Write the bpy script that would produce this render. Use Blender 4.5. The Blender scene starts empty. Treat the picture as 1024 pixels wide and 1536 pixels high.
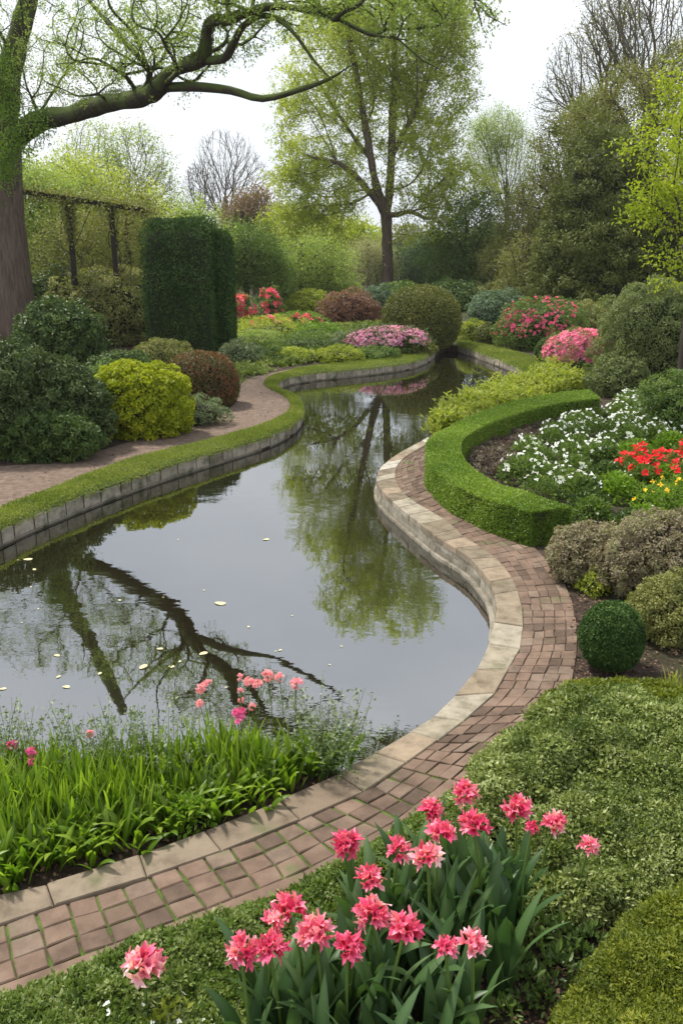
import bpy, math, random
import numpy as np
from mathutils import Vector
rng=np.random.default_rng(7); random.seed(7)
scene=bpy.context.scene; C=scene.collection
# ---------------------------------------------------------------- camera geometry
F=1280.0; H=3.0; PITCH=math.atan(393/1280)
_F=np.array([0,math.cos(PITCH),-math.sin(PITCH)]); _U=np.array([0,math.sin(PITCH),math.cos(PITCH)]); _R=np.array([1.,0,0])
CAM=np.array([0,0,H])
def ray(x,y): return _F*F+_R*(x-512)+_U*(768-y)
def G(x,y,z=0.0):
    d=ray(x,y); return CAM+d*((z-H)/d[2])
def P(x,y,Y):
    d=ray(x,y); return CAM+d*(Y/d[1])
def pxm(p): return F/np.dot(np.asarray(p)-CAM,_F)
cam=bpy.data.cameras.new('camera'); co=bpy.data.objects.new('camera',cam); C.objects.link(co)
cam.sensor_fit='VERTICAL'; cam.sensor_height=36; cam.lens=36*F/1536; cam.clip_end=2000; cam.clip_start=0.05
co.location=(0,0,H); co.rotation_euler=(math.pi/2-PITCH,0,0); scene.camera=co
# ---------------------------------------------------------------- materials
def lin(c): return tuple((v/255/12.92 if v/255<=.04045 else ((v/255+.055)/1.055)**2.4) for v in c)
def new_mat(name):
    m=bpy.data.materials.new(name); m.use_nodes=True; nt=m.node_tree; nt.nodes.clear()
    return m,nt,nt.nodes,nt.links
def ramp(N,cols,pos=None,interp='LINEAR'):
    r=N.new('ShaderNodeValToRGB'); e=r.color_ramp.elements; r.color_ramp.interpolation=interp
    n=len(cols); pos=pos or [i/(max(n-1,1)) for i in range(n)]
    while len(e)<n: e.new(0.5)
    for i in range(n): e[i].position=pos[i]
    for i in range(n): e[i].color=(*cols[i],1)
    return r
def leaf_mat(name,cols,transl=.3,rough=.5,spec=.3):
    m,nt,N,L=new_mat(name)
    a=N.new('ShaderNodeAttribute'); a.attribute_name='tint'
    r=ramp(N,cols); L.new(a.outputs['Fac'],r.inputs[0])
    b=N.new('ShaderNodeBsdfPrincipled'); L.new(r.outputs[0],b.inputs['Base Color']); b.inputs['Roughness'].default_value=rough
    b.inputs['Specular IOR Level'].default_value=spec
    o=N.new('ShaderNodeOutputMaterial')
    if transl>0:
        t=N.new('ShaderNodeBsdfTranslucent'); g=N.new('ShaderNodeMix'); g.data_type='RGBA'; g.blend_type='MULTIPLY'; g.inputs[0].default_value=1
        L.new(r.outputs[0],g.inputs[6]); g.inputs[7].default_value=(1.5,1.6,.8,1); L.new(g.outputs[2],t.inputs[0])
        x=N.new('ShaderNodeMixShader'); x.inputs[0].default_value=transl
        L.new(b.outputs[0],x.inputs[1]); L.new(t.outputs[0],x.inputs[2]); L.new(x.outputs[0],o.inputs[0])
    else: L.new(b.outputs[0],o.inputs[0])
    return m
def noise_mat(name,cols,scale=5,detail=8,rough=.85,bump=.3,bscale=None,tint=None,stretch=None,moss=None,pos=None,spec=.25,bdist=.02):
    """procedural: noise ramp colours, optional multiplication by per-face tint ramp, bump, moss on upward faces"""
    m,nt,N,L=new_mat(name)
    tc=N.new('ShaderNodeNewGeometry'); mp=N.new('ShaderNodeMapping'); L.new(tc.outputs['Position'],mp.inputs[0])
    if stretch: mp.inputs['Scale'].default_value=stretch
    n=N.new('ShaderNodeTexNoise'); n.inputs['Scale'].default_value=scale; n.inputs['Detail'].default_value=detail; n.inputs['Roughness'].default_value=.65
    L.new(mp.outputs[0],n.inputs['Vector'])
    r=ramp(N,cols,pos or [.3+.4*i/(max(len(cols)-1,1)) for i in range(len(cols))]); L.new(n.outputs[0],r.inputs[0]); col=r.outputs[0]
    if tint:
        a=N.new('ShaderNodeAttribute'); a.attribute_name='tint'; r2=ramp(N,tint); L.new(a.outputs['Fac'],r2.inputs[0])
        g=N.new('ShaderNodeMix'); g.data_type='RGBA'; g.blend_type='MULTIPLY'; g.inputs[0].default_value=1
        L.new(r2.outputs[0],g.inputs[6]); L.new(col,g.inputs[7]); col=g.outputs[2]
    if moss:
        sc,lo,hi,mcol,up=moss
        n3=N.new('ShaderNodeTexNoise'); n3.inputs['Scale'].default_value=sc; n3.inputs['Detail'].default_value=6
        L.new(tc.outputs['Position'],n3.inputs['Vector'])
        v=n3.outputs[0]
        if up:
            s=N.new('ShaderNodeSeparateXYZ'); L.new(tc.outputs['Normal'],s.inputs[0])
            ad=N.new('ShaderNodeMath'); ad.operation='MULTIPLY_ADD'; L.new(s.outputs[2],ad.inputs[0]); ad.inputs[1].default_value=up; L.new(v,ad.inputs[2]); v=ad.outputs[0]
        mr=N.new('ShaderNodeMapRange'); L.new(v,mr.inputs[0]); mr.inputs[1].default_value=lo; mr.inputs[2].default_value=hi
        g=N.new('ShaderNodeMix'); g.data_type='RGBA'; L.new(mr.outputs[0],g.inputs[0]); L.new(col,g.inputs[6]); g.inputs[7].default_value=(*mcol,1); col=g.outputs[2]
    b=N.new('ShaderNodeBsdfPrincipled'); L.new(col,b.inputs['Base Color']); b.inputs['Roughness'].default_value=rough; b.inputs['Specular IOR Level'].default_value=spec
    if bump:
        n2=N.new('ShaderNodeTexNoise'); n2.inputs['Scale'].default_value=bscale or scale*4; n2.inputs['Detail'].default_value=6; n2.inputs['Roughness'].default_value=.7
        L.new(mp.outputs[0],n2.inputs['Vector'])
        bp=N.new('ShaderNodeBump'); bp.inputs['Strength'].default_value=bump; bp.inputs['Distance'].default_value=bdist; L.new(n2.outputs[0],bp.inputs['Height']); L.new(bp.outputs[0],b.inputs['Normal'])
    o=N.new('ShaderNodeOutputMaterial'); L.new(b.outputs[0],o.inputs[0])
    return m
# ---------------------------------------------------------------- mesh accumulator
class Acc:
    def __init__(s): s.v=[];s.f=[];s.n=0
    def add(s,v,f,mat=0,tint=.5,smooth=False):
        v=np.asarray(v,float).reshape(-1,3); f=np.asarray(f,int)
        if len(f)==0: return
        t=np.broadcast_to(np.asarray(tint,float),(len(f),)).copy()
        s.v.append(v); s.f.append((f+s.n,mat,t,smooth)); s.n+=len(v)
    def build(s,name,mats,parent=None,origin=None):
        v=np.concatenate(s.v); 
        org=np.zeros(3) if origin is None else np.asarray(origin,float)
        v=v-org
        me=bpy.data.meshes.new(name); me.vertices.add(len(v)); me.vertices.foreach_set('co',v.ravel().astype('f'))
        vi=np.concatenate([f.ravel() for f,_,_,_ in s.f]); ks=np.concatenate([np.full(len(f),f.shape[1]) for f,_,_,_ in s.f])
        me.loops.add(len(vi)); me.loops.foreach_set('vertex_index',vi.astype('i'))
        st=np.concatenate([[0],np.cumsum(ks)[:-1]])
        me.polygons.add(len(ks)); me.polygons.foreach_set('loop_start',st.astype('i'))
        me.polygons.foreach_set('material_index',np.concatenate([np.full(len(f),m) for f,m,_,_ in s.f]).astype('i'))
        me.polygons.foreach_set('use_smooth',np.concatenate([np.full(len(f),sm) for f,_,_,sm in s.f]).astype(bool))
        me.update(calc_edges=True)
        a=me.attributes.new('tint','FLOAT','FACE'); a.data.foreach_set('value',np.concatenate([t for _,_,t,_ in s.f]).astype('f'))
        for m in (mats if isinstance(mats,(list,tuple)) else [mats]): me.materials.append(m)
        o=bpy.data.objects.new(name,me); C.objects.link(o)
        if parent is not None: o.parent=parent
        else: o.location=org
        return o
def tag(o,label=None,cat=None,group=None,kind=None):
    if label: o['label']=label
    if cat: o['category']=cat
    if group: o['group']=group
    if kind: o['kind']=kind
    return o
def empty(name,loc,label,cat,group=None,rz=0):
    o=bpy.data.objects.new(name,None); C.objects.link(o); o.location=tuple(loc); o.rotation_euler=(0,0,rz); o.empty_display_size=.1
    return tag(o,label,cat,group)
def dup(o,loc,rz=0,sc=1,label=None,parent=None):
    c=o.copy(); C.objects.link(c)
    if parent is None:
        c.location=tuple(loc); c.rotation_euler=(0,0,rz); c.scale=(sc,sc,sc) if np.isscalar(sc) else tuple(sc)
        if label: c['label']=label
    else: c.parent=parent
    for ch in list(o.children): dup(ch,None,parent=c)
    return c
# ---------------------------------------------------------------- geometry helpers
def nrm(a): 
    a=np.asarray(a,float); return a/np.maximum(np.linalg.norm(a,axis=-1,keepdims=True),1e-9)
class SN:  # cheap smooth noise, sum of sines, roughly -1..1
    def __init__(s,freq,seed,n=7):
        g=np.random.default_rng(seed); s.k=nrm(g.normal(size=(n,3)))*freq*g.uniform(.5,1.6,(n,1)); s.p=g.uniform(0,6.28,n)
    def __call__(s,x): return np.sin(x@s.k.T+s.p).sum(-1)/math.sqrt(len(s.p))*.8
T_RH=(np.array([[0,0,0],[.45,.5,.10],[1,0,0],[.45,-.5,.10]]),np.array([[0,1,2,3]]))
T_L6=(np.array([[0,0,0],[.33,.5,.14],[.72,.36,.08],[1,0,-.08],[.72,-.36,.08],[.33,-.5,.14],[.5,0,-.02]]),np.array([[0,6,2,1],[6,3,2,2],[0,5,4,6],[6,4,3,3]]))
T_L6=(T_L6[0],np.array([[0,6,2,1],[0,5,4,6]])); 
_T6=(np.array([[0,0,0],[.3,.5,.15],[.7,.38,.1],[1,0,-.1],[.7,-.38,.1],[.3,-.5,.15]]),np.array([[0,3,2,1],[0,5,4,3]]))
T_L6=_T6
def leaves(acc,Pn,D,Nn,size,w=.45,tmpl=T_RH,tint=.5,mat=0):
    """Pn base points, D long axis, Nn approx normal, size length array"""
    n=len(Pn); D=nrm(D); S=nrm(np.cross(Nn,D)); Z=np.cross(D,S)
    size=np.broadcast_to(size,(n,))[:,None,None]
    tv,tf=tmpl
    v=Pn[:,None,:]+size*(tv[None,:,0:1]*D[:,None,:]+tv[None,:,1:2]*w*2*S[:,None,:]*.5*1.0+tv[None,:,2:3]*w*Z[:,None,:]*1.5)
    k=len(tv); f=(tf[None]+(np.arange(n)*k)[:,None,None]).reshape(-1,tf.shape[1])
    t=np.repeat(np.broadcast_to(tint,(n,)),len(tf))
    acc.add(v.reshape(-1,3),f,mat,t)
_tn1=None; _tn2=None
def tube(acc,pts,rad,sides=8,mat=0,tint=.5,cap=True):
    pts=np.asarray(pts,float); rad=np.broadcast_to(rad,(len(pts),)); n=len(pts)
    t=np.gradient(pts,axis=0); t=nrm(t)
    a=np.array([1.,0,0]) if abs(t[0][0])<.9 else np.array([0,1.,0])
    u=nrm(a-t[0]*np.dot(a,t[0])); ang=np.arange(sides)*2*math.pi/sides; V=[]
    for i in range(n):
        u=nrm(u-t[i]*np.dot(u,t[i])); w=np.cross(t[i],u)
        V.append(pts[i]+rad[i]*(np.cos(ang)[:,None]*u+np.sin(ang)[:,None]*w))
    V=np.concatenate(V)
    if sides>=12:
        ctr=np.repeat(pts,sides,0); V=ctr+(V-ctr)*(1+.13*_tn1(V)+.10*_tn2(V))[:,None]
    i=np.arange(n-1)[:,None]*sides; j=np.arange(sides)[None]; j2=(j+1)%sides
    f=np.stack([i+j,i+j2,i+sides+j2,i+sides+j],-1).reshape(-1,4)
    acc.add(V,f,mat,tint,True)
    if cap: acc.add(V[-sides:],np.arange(sides)[None],mat,tint)
def crom(pts,n=8,closed=False):
    p=np.asarray(pts,float); out=[]
    q=np.vstack([2*p[0]-p[1],p,2*p[-1]-p[-2]])
    for i in range(1,len(q)-2):
        a,b,c,d=q[i-1],q[i],q[i+1],q[i+2]
        for t in np.arange(n)/n:
            out.append(.5*((2*b)+(-a+c)*t+(2*a-5*b+4*c-d)*t*t+(-a+3*b-3*c+d)*t**3))
    out.append(p[-1]); return np.array(out)
def resamp(ribbon,step):
    """ribbon (n,k,3): resample rows evenly by arc length of mean line"""
    m=ribbon.mean(1); d=np.r_[0,np.cumsum(np.linalg.norm(np.diff(m,axis=0),axis=1))]
    n=max(2,int(d[-1]/step)+1); s=np.linspace(0,d[-1],n)
    fl=ribbon.reshape(len(ribbon),-1); return np.stack([np.interp(s,d,fl[:,i]) for i in range(fl.shape[1])],-1).reshape(n,*ribbon.shape[1:]),s
def box8(acc,b,t,mat=0,tint=.5,ch=.012):
    """b: 4 bottom pts, t: 4 top pts (ccw) with chamfered top edge"""
    b=np.asarray(b,float);t=np.asarray(t,float); c=t.mean(0); n=nrm(np.cross(t[1]-t[0],t[2]-t[0]))
    e=np.linalg.norm(t-c,axis=1,keepdims=True); ins=t+(c-t)/e*ch*1.4; low=t-np.sign(n[2] if abs(n[2])>.3 else 1)*n*ch
    v=np.vstack([b,low,ins]); f=[]
    for i in range(4):
        j=(i+1)%4; f+= [[i,j,4+j,4+i],[4+i,4+j,8+j,8+i]]
    f.append([8,9,10,11]); acc.add(v,f,mat,tint)
def inpoly(p,poly):
    x,y=p[:,0],p[:,1]; r=np.zeros(len(p),bool); n=len(poly); j=n-1
    for i in range(n):
        xi,yi=poly[i][:2]; xj,yj=poly[j][:2]
        c=((yi>y)!=(yj>y))&(x<(xj-xi)*(y-yi)/((yj-yi) if yj!=yi else 1e-9)+xi); r^=c; j=i
    return r
def edist(p,poly):
    d=np.full(len(p),1e9); n=len(poly)
    for i in range(n):
        a=np.array(poly[i][:2]); b=np.array(poly[(i+1)%n][:2]); ab=b-a
        t=np.clip(((p[:,:2]-a)@ab)/max(ab@ab,1e-9),0,1); d=np.minimum(d,np.linalg.norm(p[:,:2]-(a+t[:,None]*ab),axis=1))
    return d
def sample_poly(poly,n):
    poly=np.asarray(poly)[:,:2]; lo,hi=poly.min(0),poly.max(0); out=[]; c=0
    while c<n:
        q=rng.uniform(lo,hi,(max(n,2000),2)); q=q[inpoly(q,poly)]; out.append(q); c+=len(q)
    return np.concatenate(out)[:n]
def fib(n):
    i=np.arange(n)+.5; z=1-2*i/n; ph=i*2.399963; r=np.sqrt(1-z*z); return np.stack([r*np.cos(ph),r*np.sin(ph),z],-1)
_tn1=SN(2.2,77); _tn2=SN(6.5,78)
# ---------------------------------------------------------------- plants
def blob_shell(seed,lump,freq,boxy):
    sn=SN(freq,seed); 
    def R(u):
        r=1+lump*sn(u)
        if boxy: r=r/((np.abs(u)**boxy).sum(-1))**(1/boxy)
        return r
    return R
def shrub(name,label,cat,c,rx,ry,h,mat,core,leaf=.06,n=6000,lump=.12,freq=3,boxy=0,clumps=60,depth=.5,clipped=False,group=None,flowers=None,tm=T_RH,w=.45,zlow=-.75,seed=None,up=.3):
    """c = ground centre (world)."""
    seed=seed if seed is not None else int(rng.integers(1e6)); c=np.asarray(c,float)
    R=blob_shell(seed,lump,freq,boxy); rz=h*.57; cc=c+[0,0,h*.45]; S=np.array([rx,ry,rz]); a=Acc()
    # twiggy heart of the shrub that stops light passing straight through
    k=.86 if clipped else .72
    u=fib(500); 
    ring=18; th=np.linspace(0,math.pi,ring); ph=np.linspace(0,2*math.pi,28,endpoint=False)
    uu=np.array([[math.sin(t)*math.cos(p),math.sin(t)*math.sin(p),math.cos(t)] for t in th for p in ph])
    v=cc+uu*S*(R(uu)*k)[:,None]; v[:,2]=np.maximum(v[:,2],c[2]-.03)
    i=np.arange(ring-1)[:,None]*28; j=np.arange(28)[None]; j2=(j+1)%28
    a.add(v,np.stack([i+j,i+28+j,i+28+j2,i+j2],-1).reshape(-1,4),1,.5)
    if clipped:
        u=nrm(rng.normal(size=(int(n*1.5),3))); u=u[u[:,2]>zlow][:n]; m=len(u)
        p=cc+u*S*(R(u)*(rng.uniform(.86,1.02,m)+.07*(rng.uniform(0,1,m)<.05)*rng.uniform(.3,1,m)))[:,None]
        nn=nrm(u/S); D=nrm(nn*.35+rng.normal(size=(m,3))*.8+[0,0,up]); NN=nrm(nn+rng.normal(size=(m,3))*.45)
        tn=np.clip(.5+.16*SN(9,seed+1)(u)+rng.normal(size=m)*.17,0,1)
        p[:,2]=np.maximum(p[:,2],c[2]+.01)
        leaves(a,p-D*leaf*.4,D,NN,leaf*rng.uniform(.6,1.3,m),w,tm,tn)
    else:
        cu=fib(int(clumps*1.35)); cu=nrm(cu+rng.normal(size=cu.shape)*.45/math.sqrt(clumps)); cu=cu[cu[:,2]>zlow]; m=len(cu)
        rr=R(cu)*rng.uniform(1-depth*.35,1.06,m); cp=cc+cu*S*rr[:,None]
        rc=np.sqrt(4*math.pi*((rx*ry+rx*rz+ry*rz)/3)/m)*.72*rng.uniform(.8,1.25,m)
        ct=np.clip(.5+rng.normal(size=m)*.16,0,1)
        idx=rng.integers(0,m,n); d=nrm(rng.normal(size=(n,3))+nrm(cu/S)[idx]*.9+[0,0,up])
        p=cp[idx]+d*(rc[idx]*rng.uniform(.35,1,n)**.5)[:,None]*[1,1,.75]; p[:,2]=np.maximum(p[:,2],c[2]+.01+rng.uniform(0,.04,n))
        # a thinner under-layer of foliage between the clumps
        nu_=n//3; ub=nrm(rng.normal(size=(nu_*2,3))); ub=ub[ub[:,2]>zlow][:nu_]; nu_=len(ub)
        pb_=cc+ub*S*(R(ub)*rng.uniform(.78,.93,nu_))[:,None]; pb_[:,2]=np.maximum(pb_[:,2],c[2]+.01)
        leaves(a,pb_,nrm(ub*.2+rng.normal(size=(nu_,3))),nrm(ub+rng.normal(size=(nu_,3))*.4),leaf*rng.uniform(.8,1.4,nu_),w,tm,np.clip(rng.normal(.42,.16,nu_),0,1))
        D=nrm(d*.45+rng.normal(size=(n,3))*.6+[0,0,-.1]); NN=nrm(d*.8+nrm(cu/S)[idx]*.4+[0,0,.35]+rng.normal(size=(n,3))*.4)
        tn=np.clip(ct[idx]*.6+.2+rng.normal(size=n)*.17,0,1)
        leaves(a,p-D*leaf*.4,D,NN,leaf*rng.uniform(.6,1.3,n),w,tm,tn)
    if flowers is None:
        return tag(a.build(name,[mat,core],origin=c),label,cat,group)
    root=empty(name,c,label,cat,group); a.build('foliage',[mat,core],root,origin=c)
    fm,fs,fn,fz=flowers[:4]; patch=flowers[4] if len(flowers)>4 else None
    b=Acc(); u=nrm(rng.normal(size=(fn*6,3))+np.array([0,-.5,.3])); u=u[u[:,2]>fz]
    if patch is not None: u=u[(u@nrm(np.array(patch[:3])))>patch[3]]
    sn=SN(5,seed+5); u=u[sn(u)>-.7][:fn]
    p=cc+u*S*(R(u)*rng.uniform(1.0,1.1,len(u)))[:,None]; blooms(b,p,nrm(u/S),fs)
    o=b.build('blossoms',fm,root,origin=c); o['kind']='stuff'
    return root
def blooms(b,p,nn,fs,petals=5,layers=2):
    """little rosettes of petals"""
    m=len(p); 
    for L_ in range(layers):
        for k in range(petals):
            an=2*math.pi*(k+.5*L_)/petals+rng.uniform(-.2,.2,m)
            ref=nrm(np.cross(nn,[.3,.2,1.])+1e-6); bi=np.cross(nn,ref)
            d=np.cos(an)[:,None]*ref+np.sin(an)[:,None]*bi
            D=nrm(d+nn*(.25+.7*L_)+rng.normal(size=(m,3))*.15)
            leaves(b,p+rng.normal(size=(m,3))*fs*.08,D,nn,fs*.55*rng.uniform(.8,1.2,m),.75,T_RH,np.clip(rng.normal(.5,.2,m),0,1))
def pshrub(name,label,cat,x,yb,wpx,ytop,mat,core,leafpx=5,n=6000,asp=.8,dep=.7,**k):
    """place by where its foot stands on the ground"""
    g=G(x,yb); s=pxm(g); rx=wpx/2/s; ry=rx*asp; dirn=nrm(np.array([g[0],g[1],0])); c=g+dirn*ry*dep; c[2]=0
    s=pxm(c); rx=wpx/2/s*1.0; h=P(x,ytop,c[1])[2]; h=max(h,.08)
    return shrub(name,label,cat,c,rx,ry,h,mat,core,leaf=leafpx/s,n=n,**k)
def cover(name,label,cat,poly,h,edge,n,leaf,mat,core,tuft=0,tk=45,kind='stuff',freq=3,lump=.35,tm=T_RH,w=.5,z0=0,up=.9,seed=None,group=None,tvar=.16,base=.15,px=True,grid=.06):
    seed=seed or int(rng.integers(1e6)); pw=np.array([G(x,y)[:2] for x,y in poly]) if px else np.array(poly)
    s1,s2=SN(freq,seed),SN(freq*3.1,seed+1)
    def hz(q):
        q3=np.c_[q,np.zeros(len(q))]; e=edist(q,pw)
        return z0+h*(base+(1-base)*np.sqrt(np.clip(e/edge,0,1)*(2-np.clip(e/edge,0,1))))*(1+lump*s1(q3)*.7+lump*.4*s2(q3))
    a=Acc(); q=sample_poly(pw,n); z=hz(q)
    e=1e-2; gx=(hz(q+[e,0])-z)/e; gy=(hz(q+[0,e])-z)/e; nn=nrm(np.c_[-gx,-gy,np.ones(n)])
    D=nrm(nn*.35+rng.normal(size=(n,3))*.7); NN=nrm(nn+rng.normal(size=(n,3))*.45)
    p=np.c_[q,z-rng.uniform(0,1,n)**1.5*leaf*1.6]; tc_=0; ls_=1
    if tuft:
        m=max(4,n//tk); tq=sample_poly(pw,m); ti=rng.integers(0,m,n); d=nrm(rng.normal(size=(n,3))+[0,0,.6]); d[:,2]=np.abs(d[:,2]); rr=rng.uniform(.45,1,(n,1))**.6
        tr_=tuft*rng.uniform(.6,1.35,m)[ti][:,None]; off=d*rr*tr_*[1,1,.75]; q=tq[ti]+off[:,:2]; z=hz(tq)[ti]+rng.normal(size=m)[ti]*tuft*.3-tuft*.45
        p=np.c_[q,z+off[:,2]]; D=nrm(d*.6+rng.normal(size=(n,3))*.6); NN=nrm(d+[0,0,.4]+rng.normal(size=(n,3))*.4); tc_=rng.normal(size=m)[ti]*.16; ls_=rng.uniform(.7,1.5,m)[ti]
        p[:,2]=np.maximum(p[:,2],z0+.004)
    q3=np.c_[q,np.zeros(n)]
    tn=np.clip(.5+tc_+.12*SN(freq*2,seed+3)(q3)+rng.normal(size=n)*tvar,0,1)
    leaves(a,p,D,NN,leaf*rng.uniform(.6,1.3,n)*ls_,w,tm,tn)
    # soil / stem mat below the leaves
    lo,hi=pw.min(0),pw.max(0); nx=max(2,int((hi[0]-lo[0])/grid)); ny=max(2,int((hi[1]-lo[1])/grid))
    X,Y=np.meshgrid(np.linspace(lo[0],hi[0],nx+1),np.linspace(lo[1],hi[1],ny+1)); gq=np.c_[X.ravel(),Y.ravel()]
    gz=hz(gq)-leaf*.9-.01-tuft*.55; ins=inpoly(gq,pw); gz=np.where(ins,gz,z0-.02)
    i=np.arange(ny)[:,None]*(nx+1); j=np.arange(nx)[None]; f=np.stack([i+j,i+j+1,i+nx+2+j,i+nx+1+j],-1).reshape(-1,4)
    f=f[ins[f].all(1)]
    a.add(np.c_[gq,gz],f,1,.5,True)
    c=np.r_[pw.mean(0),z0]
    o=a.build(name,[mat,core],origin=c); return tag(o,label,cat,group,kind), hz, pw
def grow(init,ipar,irad,att,bf=.35,tip=.01,ex=2.3,smooth=.25):
    init=np.asarray(init,float); nodes=[*init]; par=list(ipar); n0=len(init); N=len(att)
    pl=[0.0]
    for i in range(1,n0): pl.append(pl[par[i]]+np.linalg.norm(init[i]-init[par[i]]))
    best=np.full(N,1e18); bi=np.zeros(N,int)
    lowest=n0*0
    for i in range(n0):
        if irad[i] is None: continue
        c=np.linalg.norm(att-init[i],axis=1)+bf*pl[i]; m=c<best; best[m]=c[m]; bi[m]=i
    alive=np.ones(N,bool)
    for _ in range(N):
        k=int(np.argmin(np.where(alive,best,1e18))); alive[k]=False
        nodes.append(att[k]); par.append(int(bi[k])); pl.append(pl[bi[k]]+np.linalg.norm(att[k]-nodes[bi[k]])); me=len(nodes)-1
        c=np.linalg.norm(att-att[k],axis=1)+bf*pl[-1]; m=(c<best)&alive; best[m]=c[m]; bi[m]=me
    nodes=np.array(nodes); M_=len(nodes); r=np.zeros(M_); acc=np.zeros(M_); kids=[[] for _ in range(M_)]
    for i in range(M_-1,-1,-1):
        r[i]=max(acc[i],tip**ex)**(1/ex)
        if i>0: acc[par[i]]+=r[i]**ex; kids[par[i]].append(i)
    for i in range(n0):
        if irad[i]: r[i]=irad[i]
    for i in range(n0,M_):
        if r[i]>r[par[i]]*.97: r[i]=r[par[i]]*.97
    main=[max(k,key=lambda q:r[q]) if k else -1 for k in kids]
    for _ in range(2):
        new=nodes.copy()
        for i in range(n0,M_):
            if main[i]>=0: new[i]=nodes[i]*(1-2*smooth)+smooth*(nodes[par[i]]+nodes[main[i]])
        nodes=new
    return nodes,par,r,kids,main,n0
def skeleton(acc,T,skip=0,only=None,minr=0.0,sides=(3,5,8,12)):
    nodes,par,r,kids,main,n0=T; M_=len(nodes)
    starts=[0]+[i for i in range(1,M_) if main[par[i]]!=i]
    for s in starts:
        ch=[par[s],s] if s>0 else [s]; rr=[min(r[s],r[par[s]]*.9),r[s]] if s>0 else [r[s]]
        i=s
        while main[i]>=0: i=main[i]; ch.append(i); rr.append(r[i])
        if s==0 and skip: ch=ch[skip:]; rr=rr[skip:]
        if len(ch)<2 or max(rr)<minr: continue
        rm=max(rr); sd=sides[0] if rm<.02 else sides[1] if rm<.06 else sides[2] if rm<.2 else sides[3]
        p=nodes[ch]; R_=np.array(rr)
        if rm>.03 and len(ch)>2:
            q=crom(np.c_[p,R_],3 if rm<.1 else 8); p,R_=q[:,:3],np.maximum(q[:,3],.002)
        tube(acc,p,R_,sd,0,.5)
def ell_pts(ells,n,shell=.5):
    """ells: (x,y,rxpx,rypx,Y[,depth factor]) ellipsoids in the place, given by where they appear; returns points"""
    vol=np.array([e[2]*e[3] for e in ells],float); cnt=rng.multinomial(n,vol/vol.sum()); out=[]
    for e,k in zip(ells,cnt):
        c=P(e[0],e[1],e[4]); s=pxm(c); rx,rz=e[2]/s,e[3]/s; ry=(e[5] if len(e)>5 else .8)*min(rx,rz*1.3)
        u=nrm(rng.normal(size=(k,3)))*(rng.uniform(0,1,(k,1))**(1/3*shell+.001)); out.append(c+u*[rx,ry,rz])
    return np.concatenate(out)
def tree(name,label,cat,base,trunk,ells,bark,lmat,ex=2.3,natt=300,leaf=.15,n=15000,rc=.5,trunk_r=.3,group=None,bf=.35,tip=.012,up=0.2,w=.5,ipar=None,irad=None,tm=T_RH,shell=.6,limbs=True,droop=0,leaf_min=None,spread=.5):
    """trunk: list of world points (first = base)"""
    base=np.asarray(base,float); tr=np.asarray(trunk,float); n0=len(tr)
    ipar=ipar or [0]+list(range(n0-1)); irad=irad or list(trunk_r*np.linspace(1,.5,n0))
    att=ell_pts(ells,natt,shell); T=grow(tr,ipar,irad,att,bf,tip,ex)
    root=empty(name,base,label,cat,group)
    a=Acc(); skeleton(a,T); a.build('trunk',bark,root,origin=base)
    if lmat is not None and n>0:
        nodes,par,r,kids,main,_=T; idn=np.arange(n0,len(nodes)); wt=np.array([1.0 if not kids[i] else .35 for i in idn]); wt/=wt.sum()
        ct=rng.normal(.5,.15,len(nodes)); idx=rng.choice(idn,n,p=wt)
        # leaves along short sprays radiating from each twig end
        ns=7; sd=nrm(rng.normal(size=(len(nodes),ns,3))+[0,0,up-droop]); sp=rng.integers(0,ns,n); d=sd[idx,sp]
        t=rng.uniform(.1,1,n)
        p=nodes[idx]+d*(rc*t)[:,None]+rng.normal(size=(n,3))*rc*.16; p[:,2]-=droop*rc*t*t
        D=nrm(d+rng.normal(size=(n,3))*.8+[0,0,-.2]); NN=nrm(rng.normal(size=(n,3))*.7+[0,0,.8])
        tn=np.clip(ct[idx]*.6+.2+rng.normal(size=n)*.18,0,1)
        b=Acc(); leaves(b,p,D,NN,leaf*rng.uniform(.6,1.3,n),w,tm,tn); b.build('crown',lmat,root,origin=base)
    return root
# ================================================================= sky and sun
w=bpy.data.worlds.new('World'); scene.world=w; w.use_nodes=True; nt=w.node_tree; nt.nodes.clear(); N=nt.nodes; L=nt.links
SUN_EL=math.radians(60); SUN_AZ=math.radians(-55)   # from the left, a little beyond the pond
sk=N.new('ShaderNodeTexSky'); sk.sky_type='NISHITA'; sk.sun_disc=False; sk.sun_elevation=SUN_EL; sk.sun_rotation=SUN_AZ; sk.dust_density=3; sk.air_density=1.2
tc=N.new('ShaderNodeTexCoord'); n=N.new('ShaderNodeTexNoise'); n.inputs['Scale'].default_value=2.2; n.inputs['Detail'].default_value=5; n.inputs['Roughness'].default_value=.5
mp=N.new('ShaderNodeMapping'); mp.inputs['Scale'].default_value=(1,1,2.5); L.new(tc.outputs['Generated'],mp.inputs[0]); L.new(mp.outputs[0],n.inputs['Vector'])
r=ramp(N,[(.66,.71,.78),(.80,.84,.89),(.98,.985,1.0)],[.30,.5,.68]); L.new(n.outputs[0],r.inputs[0])
g=N.new('ShaderNodeMix'); g.data_type='RGBA'; g.blend_type='MULTIPLY'; g.inputs[0].default_value=1; L.new(r.outputs[0],g.inputs[6]); g.inputs[7].default_value=(10,10,10,1)
g2=N.new('ShaderNodeMix'); g2.data_type='RGBA'; g2.inputs[0].default_value=.88; L.new(sk.outputs[0],g2.inputs[6]); L.new(g.outputs[2],g2.inputs[7])
bg=N.new('ShaderNodeBackground'); bg.inputs[1].default_value=.089; L.new(g2.outputs[2],bg.inputs[0]); wo=N.new('ShaderNodeOutputWorld'); L.new(bg.outputs[0],wo.inputs[0])
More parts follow.
